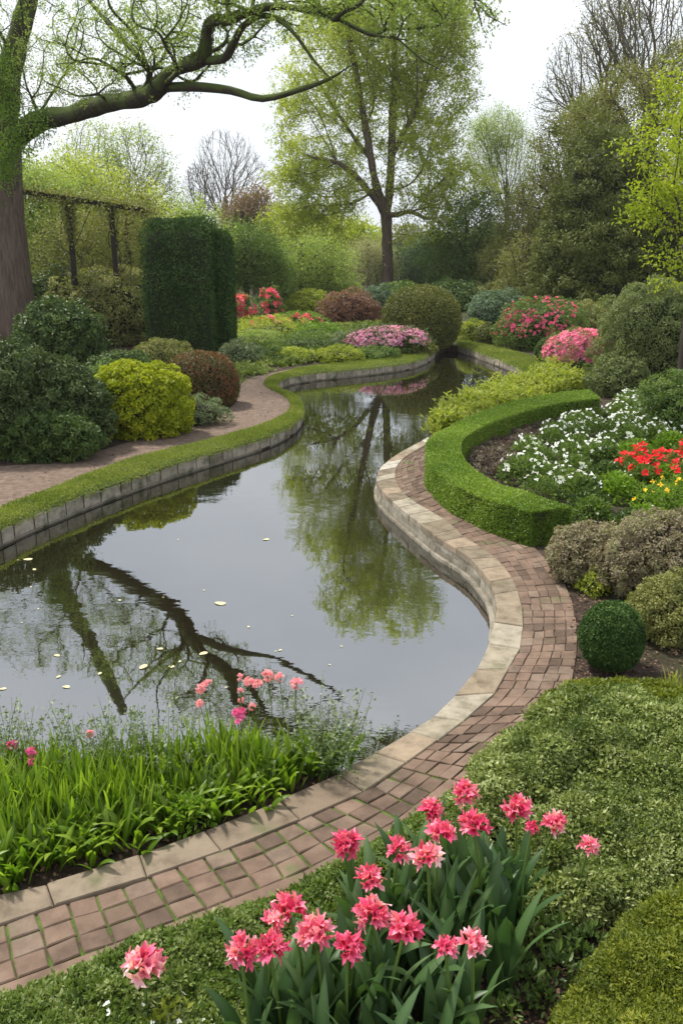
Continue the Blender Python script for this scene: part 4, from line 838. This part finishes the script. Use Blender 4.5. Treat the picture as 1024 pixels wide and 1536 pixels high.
ftree('russet-brown bushy tree right of the bare skyline tree',382,400,62,290,[(385,325,34,36),(360,335,25,25)],LM('far_russet_leaf',[(.15,.10,.075),(.22,.15,.11),(.28,.2,.14),(.27,.24,.14)],.3,.5),n=11400,leaf=0.185,tr=.2)
ftree('fresh green rounded tree behind the yew pillar right side',368,440,42,345,[(370,385,46,42),(345,400,35,40),(400,410,35,35)],MIDG,n=22800,leaf=0.111,tr=.15)
ftree('pale cream-green tree between the fresh green tree and the central trunk',450,440,44,365,[(455,395,48,34),(440,420,45,30),(495,405,35,40)],SPR2,n=19000,leaf=0.111,tr=.15)
ftree('dim tree in pale leaf low behind the central tree, left of its trunk',505,440,60,320,[(500,360,70,35),(440,345,50,30)],SPR,n=17100,leaf=0.178,tr=.2)
ftree('cream-blossomed tree just left of the central trunk',553,440,55,365,[(555,400,33,32)],CREAM,n=13300,leaf=0.118,tr=.15)
ftree('dark blue-green spreading tree right of the central trunk',640,440,56,358,[(640,400,50,32),(665,415,35,22)],BLUG,n=19000,leaf=0.148,tr=.2)
ftree('soft green tree filling the gap right of the central trunk',700,440,52,290,[(705,350,60,55),(740,400,50,45),(680,400,50,40)],MIDG,n=36100,leaf=0.133,tr=.22)
ftree('upright pale willow-like tree with thin fanning stems, right of the central tree',760,400,66,165,[(748,195,38,32),(765,250,42,60),(725,230,30,50)],SPR2,natt=1300,n=22800,leaf=0.111,tr=.3,rc=.7,bf=.75,tip=.010,bark=BARK_G,ex=2.8)
ftree('olive-green tree behind the right bank, below the willow-like tree',800,440,48,300,[(800,350,55,60),(770,400,45,40),(830,410,50,45)],OLV,n=32300,leaf=0.126,tr=.22)
ftree('brown-green tree with fine twigs left of the dark conifer',850,440,46,200,[(850,235,55,65),(820,310,48,50),(890,200,50,60)],OLV,natt=700,n=22000,leaf=0.12,tr=.3,rc=.55)
ftree('tall bare tree against the sky at upper right, left of its neighbour',900,400,50,-40,[(880,110,62,70),(840,160,42,45),(920,60,60,60)],OLV,natt=2600,n=5000,leaf=.11,tr=.35,tip=.0115,bf=.45,bark=BARK_G,ex=2.45,rc=.42)
ftree('tall bare tree at the upper right corner with several thick stems',975,400,48,-120,[(970,40,70,80),(1000,120,50,60),(930,0,60,50)],OLV,natt=2600,n=5000,leaf=.11,tr=.4,tip=.0115,bf=.45,bark=BARK_G,ex=2.45,rc=.42)
ftree('brown-twigged tree behind the yellow-leaved tree',950,430,44,130,[(945,165,65,60),(1010,150,55,80),(890,190,45,45)],OLV,natt=700,n=22000,leaf=0.12,tr=.3,rc=.55)
# dark conifer on the right
def conifer(label,x,Yd,ells,n,mat,leaf):
    b=P(x,380,Yd); b[2]=0; E=[(e[0],e[1],e[2],e[3],Yd+(e[4] if len(e)>4 else 0),1) for e in ells]
    return tree('conifer',label,'tree',b,[b-[0,0,.1],P(x,370,Yd),P(x,(ells[0][1]+370)/2,Yd),P(x,e_top:=ells[0][1],Yd)],E,BARK_D,mat,natt=420,leaf=leaf,n=n,rc=.75,trunk_r=.3,bf=.3,droop=.9,w=.22)
EVG=LM('evergreen_spray',[(.04,.055,.010),(.085,.105,.018),(.14,.165,.034),(.21,.23,.06)],.25,.5)
for (x_,yt_,w_,Y_,l_,sd_) in [(925,205,100,33,'large dark drooping evergreen on the right bank behind the pink azalea',31),(862,300,56,34,'narrower dark evergreen hugging the left side of the large one',32)]:
    b_=P(x_,380,Y_); b_[2]=0; s_=pxm(b_); shrub('conifer',l_,'tree',b_,w_/s_,2.2,P(x_,yt_,Y_)[2],EVG,CR,leaf=.15,n=52000 if w_>80 else 26000,lump=.22,freq=3.5,clumps=260 if w_>80 else 150,depth=1.0,seed=sd_,w=.3,up=-.5)
conifer('smaller olive evergreen left of the large dark one',790,40,[(800,380,45,30),(800,420,50,40),(770,440,30,30)],14000,OLV,.17)
# yellow-leaved tree on the right edge
b0=P(1045,380,17.5); b0[2]=0
tree('yellow_leaved_tree','tree with bright yellow-green young leaves at the right edge','tree',b0,[b0,P(1045,350,17.5),P(1040,250,17.5),P(1035,120,17.5)],
 [(1005,150,30,50,17),(990,225,34,30,16.5),(1000,310,36,35,16.5),(965,300,22,30,16.2),(1012,395,30,30,16.5),(1060,200,50,100,18),(950,225,14,20,16.4)],BARK_D,LM('young_yellow_leaf',[(.14,.19,.015),(.25,.32,.02),(.38,.43,.03),(.5,.52,.06)],.4,.45),natt=150,leaf=.072,n=8500,rc=.40,trunk_r=.14,bf=.3,tm=T_L6)
# closing wood on the skyline
fw=[(-60,300,80),(40,330,70),(170,335,70),(290,340,60),(400,345,60),(520,345,70),(620,345,60),(720,345,60),(830,330,70),(940,320,70),(1060,300,90)]
for i,(x,yt,w_) in enumerate(fw):
    Yd=88+rng.uniform(-6,6); b=P(x,380,Yd); b[2]=0; s=pxm(b); h=P(x,yt,Yd)[2]
    shrub('far_tree','hazy pale green tree in the distant wood closing the skyline','tree',b,w_/s,3.5,h,[SPR2,OLV,GREY,RUS,OLV][i%5],CR,leaf=.36,n=6500,lump=.2,clumps=60,depth=.9,group='far wood behind the garden')
for i,(x,yt,w_) in enumerate([(-150,380,60),(20,400,45),(300,412,45),(430,425,40),(500,420,40),(600,425,40),(690,425,45),(760,425,45),(1080,400,90),(1160,380,120),(-260,360,100)]):
    Yd=46 if 100<x<800 else 36; b=P(x,380,Yd); b[2]=0; s=pxm(b); h=P(x,yt,Yd)[2]
    shrub('background_shrub','soft green shrub low in the background planting','shrub',b,w_/s,1.6,h,[MIDG,DKG,OLV,BLUG,SPR2][i%5],CR,leaf=.16,n=5000,lump=.2,clumps=50,depth=.9,group='background shrubs under the trees')
# ================================================================= tulips in the foreground
def petal(acc,base,d_out,up,Lp,wp,curl,tint,g):
    nu,nv=5,3; V=[]; side=nrm(np.cross(up,d_out)); ru=g.uniform(0,6.28)
    for i in range(nu):
        t=i/(nu-1); ang=curl[0]+(curl[1]-curl[0])*t; wd=wp*(math.sin(math.pi*min(.97,t*.78+.16))**.8)*(1 if i<nu-1 else .35)
        if i==0: c=np.zeros(3)
        else: c=prev+(d_out*math.sin(ang)+up*math.cos(ang))*Lp/(nu-1)
        prev=c; nn=d_out*math.cos(ang)-up*math.sin(ang)
        for j in range(nv):
            s=(j-1); V.append(base+c+side*s*wd*.5*(1+g.normal()*.12)-nn*abs(s)*wd*.20+nn*math.sin(ru+i*2.3+j*2)*wd*.20+(up*g.normal()*Lp*.05 if i==nu-1 else 0))
    f=[]; tn=[]
    for i in range(nu-1):
        for j in range(nv-1): f.append([i*nv+j,i*nv+j+1,(i+1)*nv+j+1,(i+1)*nv+j]); tn.append(np.clip(tint+(i/(nu-1))**1.5*.35-.12+g.normal()*.05,0,1))
    acc.add(V,f,0,tn,True)
def flower_head(acc,c,rad,g,up,pale=0):
    up=nrm(up); ref=nrm(np.cross(up,[.2,1,.1])); bi=np.cross(up,ref)
    # a truss of florets making a ragged ball
    nf=int(g.integers(10,16)); sq=g.uniform(.8,1.2); shade=g.normal()*.14
    for k in range(nf):
        z=1-1.15*(k+.5)/nf; ph=k*2.4+g.uniform(-.3,.3); rr=math.sqrt(max(0,1-z*z)); fd=nrm(up*z+ref*rr*math.cos(ph)+bi*rr*math.sin(ph)+up*.25)
        fb=c+(fd*[sq,1,1/sq])*rad*.30*g.uniform(.7,1.25); r2=nrm(np.cross(fd,[.3,.5,.9])); b2=np.cross(fd,r2); m=5; ft=np.clip(g.normal(.38+pale+shade,.18),0,1); o_=g.uniform(0,6)
        for q in range(m):
            an=2*math.pi*q/m+o_; d=r2*math.cos(an)+b2*math.sin(an)
            petal(acc,fb,d,fd,rad*g.uniform(.5,.95),rad*g.uniform(.22,.36),(.05,g.uniform(.6,1.25)),np.clip(ft+g.normal()*.08,0,1),g)
def strap_leaf(acc,b,az,Ll,wd,lean0,lean1,g,mat=0):
    nu=9; side=np.array([-math.sin(az),math.cos(az),0]); out=np.array([math.cos(az),math.sin(az),0]); p=b.copy(); V=[]; tw=g.normal()*.35
    t0=np.clip(g.normal(.5,.2),0,1)
    for i in range(nu):
        t=i/(nu-1); an=lean0+(lean1-lean0)*t**1.6; dirv=out*math.sin(an)+np.array([0,0,1])*math.cos(an)
        if i: p=p+dirv*Ll/(nu-1)
        nn=out*math.cos(an)-np.array([0,0,1])*math.sin(an); s2=side*math.cos(tw*t)+nn*math.sin(tw*t); w_=wd*max(.02,abs(math.sin(math.pi*(t**.85*.84+.15)))**.8 if t<.999 else .02)
        fold=.30*(1-t*.5); wav=math.sin(t*9+t0*6)*.06
        for j,s in enumerate((-1,-.5,0,.5,1)): V.append(p+s2*s*w_*.5-nn*abs(s)*w_*fold*.6*(-1)+nn*wav*w_*s)
    f=[];tn=[]
    for i in range(nu-1):
        for j in range(4): f.append([i*5+j,i*5+j+1,i*5+6+j,i*5+5+j]); tn.append(np.clip(t0+(.10 if j in(1,2) else 0),0,1))
    acc.add(V,f,mat,tn,True)
TL=[(697,1188,41,'at the very top of the clump beside the bricks'),(645,1217,37,'just left below the topmost one'),(775,1212,42,'upper right of the clump with a small bud below it'),(798,1240,20,'small half-open head tucked under the upper right one'),
(832,1235,36,'alone above the pale carpet'),(882,1268,30,'the farthest right, over pale carpet'),(711,1238,44,'broad one right of centre below the topmost'),(660,1251,45,'in the middle of the upper row, left of the broad one'),
(522,1264,42,'farthest left of the upper row, seen against the bricks'),(597,1275,38,'between the one against the bricks and the pair above the leaves'),(642,1284,44,'lowest of the upper row in front of the dark leaves'),(555,1320,44,'at the left side above the tall leaves'),
(558,1370,50,'large one directly under the left-side one'),(605,1393,52,'large one right of and below the left-hand large one, among leaves'),(434,1361,48,'at the top of the lower left group'),(407,1387,38,'just below and left of the top of the lower left group'),
(362,1424,48,'outermost left of the lower left group'),(405,1421,46,'second from the left along the bottom of the lower left group'),(473,1398,54,'biggest of the lower left group, on its right'),(520,1420,46,'right of the lower left group near the dark leaves'),
(668,1421,32,'small one low among the leaves near the bottom'),(708,1416,43,'lowest right-hand one, near the bare soil'),(216,1448,62,'pale-tipped single one standing alone in the lower left edging')]
for i,(x,y,dpx,lab) in enumerate(TL):
    g=np.random.default_rng(900+i); hz=.62 if y<1300 else .58
    if x>820: hz=.42
    if x<300: hz=.30
    if y<1300 and x<640: hz=.55
    hp=G(x,y,hz); s=pxm(hp); rad=dpx/s/2*1.18; lean=g.normal(size=2)*.03; b=np.array([hp[0]+lean[0],hp[1]+lean[1]+.02,0.0])
    pale=.3 if x<300 else (.0 if y<1350 else .06)
    root=empty('tulip',b,'pink ruffled tulip-like flower '+lab,'flower','pink ruffled flowers in the foreground')
    a=Acc(); mid=(b+hp)/2+np.r_[g.normal(size=2)*.02,0]; tube(a,crom([b,mid,hp-[0,0,rad*.5]],5),.0065,7,0,.5); a.build('stem',STEM,root,origin=b)
    a=Acc(); up=nrm(np.array([g.normal()*.3,-.2+g.normal()*.25,1])); flower_head(a,hp-[0,0,rad*.15],rad,g,up,pale); a.build('flower_head',PINKS,root,origin=b)
    big=not (x>820 or x<300 or dpx<24); nl=5 if big else 2
    az0=g.uniform(0,6.28)
    for k in range(nl):
        Ll=g.uniform(.34,.52) if big else g.uniform(.12,.2); a=Acc(); strap_leaf(a,b+np.r_[g.normal(size=2)*.02,0],az0+k*2.4+g.normal()*.3,Ll*(hz/.6 if big else 1),g.uniform(.055,.095) if big else .03,.08,g.uniform(.35,1.3),g)
        a.build('leaf',TLEAF,root,origin=b)
# extra leaf rosettes of the same clump without a flower
ext=[(600,1400),(580,1480),(660,1480),(720,1440),(610,1350),(650,1350),(690,1340),(740,1350),(560,1420),(760,1390),(560,1500),(620,1480),(680,1450),(740,1400),(760,1440),(700,1500),(640,1530),(580,1560),(520,1540),(460,1560),(430,1600),(500,1600),(560,1620),(640,1600),(700,1570),(750,1490),(600,1440),(650,1410),(700,1390),(480,1500),(520,1470),(560,1460),(400,1560),(640,1650),(560,1680),(480,1660)]
for i,(x,y) in enumerate(ext):
    g=np.random.default_rng(1200+i); b=G(x,y); root=empty('tulip_leaf_rosette',b,'flowerless rosette of broad blue-green strap leaves among the pink flowers','plant','flowerless leaf rosettes in the foreground clump')
    az0=g.uniform(0,6.28)
    for k in range(5):
        a=Acc(); strap_leaf(a,b+np.r_[g.normal(size=2)*.015,0],az0+k*2.4+g.normal()*.3,g.uniform(.36,.56),g.uniform(.06,.10),.06,g.uniform(.3,1.25),g); a.build('leaf',TLEAF,root,origin=b)
# ================================================================= bright strap-leaved plants in the pond margin
def blade_clump(kind,seed):
    g=np.random.default_rng(seed); a=Acc()
    if kind==0:   # broad bright leaves
        for k in range(22):
            b=np.r_[g.normal(size=2)*.06,0.0]; az=math.atan2(b[1],b[0])+g.normal()*.6; strap_leaf(a,b,az,g.uniform(.12,.26),g.uniform(.028,.048),g.uniform(.05,.5),g.uniform(.5,1.7),g)
    else:
        for k in range(30):
            b=np.r_[g.normal(size=2)*.06,0.0]; az=g.uniform(0,6.28); strap_leaf(a,b,az,g.uniform(.20,.38),g.uniform(.014,.024),.02,g.uniform(.1,1.0),g)
    return a
pA=[]; pB=[]
for v in range(4):
    o=blade_clump(0,500+v).build('broad_leaved_clump',BLADE); tag(o,'clump of short broad bright-green leaves along the stone kerb','plant','broad-leaved clumps in the pond margin'); pA.append(o)
    o=blade_clump(1,520+v).build('grassy_clump',BLADE); tag(o,'clump of upright narrow bright-green blades standing in the pond margin','plant','narrow-bladed clumps in the pond margin'); pB.append(o)
front=[]; 
kp=crom(np.array([G(-120,1340),G(0,1312),G(60,1298),G(130,1280),G(200,1262),G(265,1240),G(330,1215),G(400,1188),G(450,1172),G(480,1163)]),10)
bpoly=[(-140,1345),(0,1315),(90,1292),(170,1270),(250,1242),(345,1208),(402,1188),(455,1165),(478,1158),(486,1148),(440,1140),(340,1155),(200,1168),(100,1172),(0,1180),(-140,1200)]
pts=scatter_px(bpoly,230,.085); kpa=kp[:,:2]
fA=[];fB=[]
for q in pts:
    d=np.min(np.linalg.norm(kpa-q,axis=1)); (fA if d<.20+rng.normal()*.05 else fB).append(q)
for L_,pr_ in((fA,pA),(fB,pB)):
    for i,q in enumerate(L_):
        if i<4: o=pr_[i]; o.location=(q[0],q[1],-.02); o.rotation_euler.z=rng.uniform(0,6)
        else: dup(pr_[i%4],(q[0],q[1],-.02),rng.uniform(0,6),rng.uniform(.8,1.15))
# wispy twigs on the water side
def wisp(seed,h=.46,n=9):
    g=np.random.default_rng(seed); a=Acc()
    for i in range(n):
        b=np.r_[g.normal(size=2)*.05,-.1]; d=nrm(np.r_[g.normal(size=2)*.3,1]); hh=h*g.uniform(.6,1.1)+.1; p=[b,b+d*hh*.5,b+d*hh+np.r_[g.normal(size=2)*.03,0]]; tube(a,p,[.003,.002,.001],3,1,.5,False)
        k=26; t=g.uniform(.4,1,k); q=b+d*(hh*t)[:,None]+g.normal(size=(k,3))*.012; an=g.uniform(0,6.28,k); leaves(a,q,nrm(np.c_[np.cos(an),np.sin(an),g.uniform(.1,1,k)]),nrm(g.normal(size=(k,3))+[0,0,1]),.028*g.uniform(.6,1.2,k),.5,T_RH,g.uniform(0,1,k))
    return a
wp=[wisp(600+v).build('wispy_plant',[GREY,STEM]) for v in range(3)]
for o in wp: tag(o,'thin airy grey-green sprays standing behind the bright blades over the water','plant','airy sprays at the back of the pond margin')
W=[(x+rng.normal()*6,1165+rng.normal()*8) for x in np.linspace(-20,300,18)]+[(470,1150),(485,1155),(495,1150),(505,1145)]
for i,(x,y) in enumerate(W):
    q=G(x,y); 
    if i<3: wp[i].location=tuple(q)
    else: dup(wp[i%3],q,rng.uniform(0,6),rng.uniform(.7,1.1))
# low sprigs leaning over the coping corner
a=Acc(); 
for i in range(26):
    b=G(478+rng.normal()*8,1160+rng.normal()*8); e=G(515+rng.normal()*22,1128+rng.normal()*20,.1); tube(a,crom([b,(b+e)/2+[0,0,.07],e],4),.0018,3,1,.5,False); k=14; t=rng.uniform(.3,1,(k,1)); q=b*(1-t)+e*t+[0,0,.03]+rng.normal(size=(k,3))*.015; leaves(a,q,nrm(rng.normal(size=(k,3))),nrm(rng.normal(size=(k,3))+[0,0,1]),.026,.5,T_L6,rng.uniform(0,1,k))
tag(a.build('creeping_sprig',[DKG,STEM],origin=G(480,1160)),'dark leafy sprigs trailing over the water at the end of the bright blades','plant')
# small light green bush at the kerb
o=small_flower_plant('spurge','small pale lime leafy plant at the kerb in front of the bright blades','plant',None,YEL,.02,0,790,mat=BRG,r=.13,h=.15,nl=420,leaf=.042); o.location=tuple(G(288,1232)); scene.view_layers[0].update()
# pink umbels
UM=[(302,1032,17,'left pair of tall pink heads, its left one'),(312,1025,14,'left pair of tall pink heads, its right one'),(300,1056,13,'low pink head under the left pair'),(360,1016,12,'small pink head left of the middle group'),(374,1022,17,'left of the two big heads in the middle group'),(387,1027,17,'right of the two big heads in the middle group'),
(357,1073,26,'broad magenta-pink head low among the stems'),(378,1060,12,'small pale head low in the middle group'),(401,1014,19,'tallest head of the right group, left side'),(419,1016,15,'head just right of the tallest one'),(445,1025,20,'farthest right tall pink head'),(361,1036,10,'tiny pale head below the small left one'),(362,1050,10,'faint pale head halfway down the stems'),
(19,1117,15,'deep pink head at the far left over the water'),(47,1129,17,'magenta-pink head at the left, second from the edge'),(48,1143,12,'low pink head under the magenta one at the left'),(135,1101,13,'faint pink head in the airy sprays')]
for i,(x,y,dpx,lab) in enumerate(UM):
    g=np.random.default_rng(1500+i); hz=.50 if y<1040 else .40 if y<1090 else .28; hp=G(x,y,hz); s=pxm(hp); rad=dpx/s*.48; b=np.array([hp[0]+g.normal()*.015,hp[1]+.03+g.normal()*.02,-.03])
    root=empty('pink_umbel',b,'slender-stemmed pink flower, '+lab,'flower','slender pink flowers rising from the pond margin')
    a=Acc(); tube(a,crom([b,(b+hp)/2+np.r_[g.normal(size=2)*.012,0],hp],4),.0026,5,0,.5,False); a.build('stem',STEM,root,origin=b)
    a=Acc(); u=nrm(g.normal(size=(13,3))+[0,-.2,.5]); blooms(a,hp+u*rad*.65,u,rad*1.0,5,2); a.build('flower_head',MAG if dpx>22 or x<60 else PINKP,root,origin=b)
# floating leaves
FL=[(42,839,7),(52,854,4),(330,905,9),(215,1000,8),(240,973,5),(305,980,7),(259,1000,4),(100,1030,6),(86,983,5),(306,885,2),(5,1033,5),(399,809,5),(88,1015,4),(270,992,3),(373,940,3),(420,975,3),(150,1010,4),(180,900,3)]
FL+=[(float(rng.uniform(10,600)),float(rng.uniform(800,1060)),float(rng.uniform(.8,2.2))) for _ in range(14)]
FL=[f for f in FL if not (f[0]>560 and f[1]>1000)]
base=None
for i,(x,y,r_) in enumerate(FL):
    g=G(x,y,ZW+.004); s=pxm(g); R_=r_/s
    if base is None:
        a=Acc(); th=np.linspace(0,2*math.pi,11)[:-1]; v=[[math.cos(t)*(1+.15*math.sin(3*t)),.62*math.sin(t),.05*math.sin(2*t)+.05] for t in th]; a.add([[0,0,.02]]+v,[[0,1+k,1+(k+1)%10] for k in range(10)]); base=tag(a.build('floating_leaf',POND),'pale yellowish fallen leaf floating on the still water','leaf','fallen leaves floating on the pond'); base.scale=(R_,)*3; base.location=tuple(g)
    else:
        o=dup(base,g,rng.uniform(0,6),R_)
# seedlings, litter, tufts
SP=[small_flower_plant('ground_seedling','small leafy seedling on the bare soil right of the pink flowers','plant','seedlings on the soil between carpet and corner hedge',WHT,.01,0,700+i,mat=[MIDG,DKG][i%2],r=.10,h=.13,nl=90,leaf=.045) for i in range(3)]
scatter(SP,[G(*q)[:2] for q in [(800,1430),(830,1470),(860,1450),(815,1510),(780,1490),(870,1500),(760,1530),(840,1420),(850,1400),(800,1400),(880,1430),(770,1450)]],.7,1.2)
SE=[small_flower_plant('edging_plant','low leafy plant with tiny pale flowers in the edging under the pink flowers','plant','low plants at the near edge',WHT,.022,6,720+i,mat=[MIDG,YGR][i%2],r=.12,h=.16,nl=260,leaf=.03) for i in range(2)]
scatter(SE,[G(*q)[:2] for q in [(180,1560),(260,1560),(330,1580),(130,1590),(380,1480),(60,1600)]])
a=Acc(); n=2600; lp=sample_poly(np.array([G(*q)[:2] for q in [(700,1400),(900,1380),(960,1390),(900,1500),(820,1620),(640,1620)]]),700); lq=sample_poly(np.array([G(*q)[:2] for q in [(850,860),(900,900),(1100,1000),(1100,1075),(860,1045)]]),1200); lb=sample_poly(bp_[:,:2],700)
q=np.vstack([np.c_[lp,np.full(len(lp),.012)],np.c_[lq,np.full(len(lq),.012)],np.c_[lb,np.full(len(lb),-.008)]]); n=len(q)
leaves(a,q+[0,0,1]*rng.uniform(0,.012,(n,1)),nrm(np.c_[rng.normal(size=(n,2)),rng.normal(size=n)*.2]),nrm(np.c_[rng.normal(size=(n,2))*.35,np.ones(n)]),.032*rng.uniform(.3,1.3,n),.5,T_L6,rng.uniform(0,1,n))
lg=sample_poly(np.array(gp),500); n2=len(lg); leaves(a,np.c_[lg,np.full(n2,.012)],nrm(np.c_[rng.normal(size=(n2,2)),rng.normal(size=n2)*.1]),nrm(np.c_[rng.normal(size=(n2,2))*.25,np.ones(n2)]),.04*rng.uniform(.3,1.2,n2),.5,T_L6,rng.uniform(.3,1,n2))
tag(a.build('leaf_litter',LM('litter',[(.035,.02,.012),(.09,.05,.03),(.17,.10,.06),(.25,.17,.10)],0,.7),origin=G(880,1040)),'brown fallen leaves strewn over the bare soil of the beds','leaf litter',None,'stuff')
for (x,y,l) in [(1010,1035,'tuft of fine grass at the right edge below the clipped ball')]:
    o=blade_clump(1,777).build('grass_tuft',YGR); tag(o,l,'grass'); o.location=tuple(G(x,y)); o.scale=(.55,.55,.5)
# haze
bm=bpy.data.meshes.new('haze'); lo=(-150,-12,-2.4); hi=(150,170,48)
V=[(x,y,z) for x in (lo[0],hi[0]) for y in (lo[1],hi[1]) for z in (lo[2],hi[2])]
bm.from_pydata(V,[],[(0,1,3,2),(4,6,7,5),(0,4,5,1),(2,3,7,6),(0,2,6,4),(1,5,7,3)]); hz_=bpy.data.objects.new('haze',bm); C.objects.link(hz_); hz_['kind']='stuff'
m,nt,N,L=new_mat('haze_air'); pv=N.new('ShaderNodeVolumePrincipled'); pv.inputs['Color'].default_value=(.95,.97,1,1); pv.inputs['Density'].default_value=.0003; pv.inputs['Anisotropy'].default_value=.2
o=N.new('ShaderNodeOutputMaterial'); L.new(pv.outputs[0],o.inputs['Volume']); bm.materials.append(m)
scene.cycles.volume_bounces=1
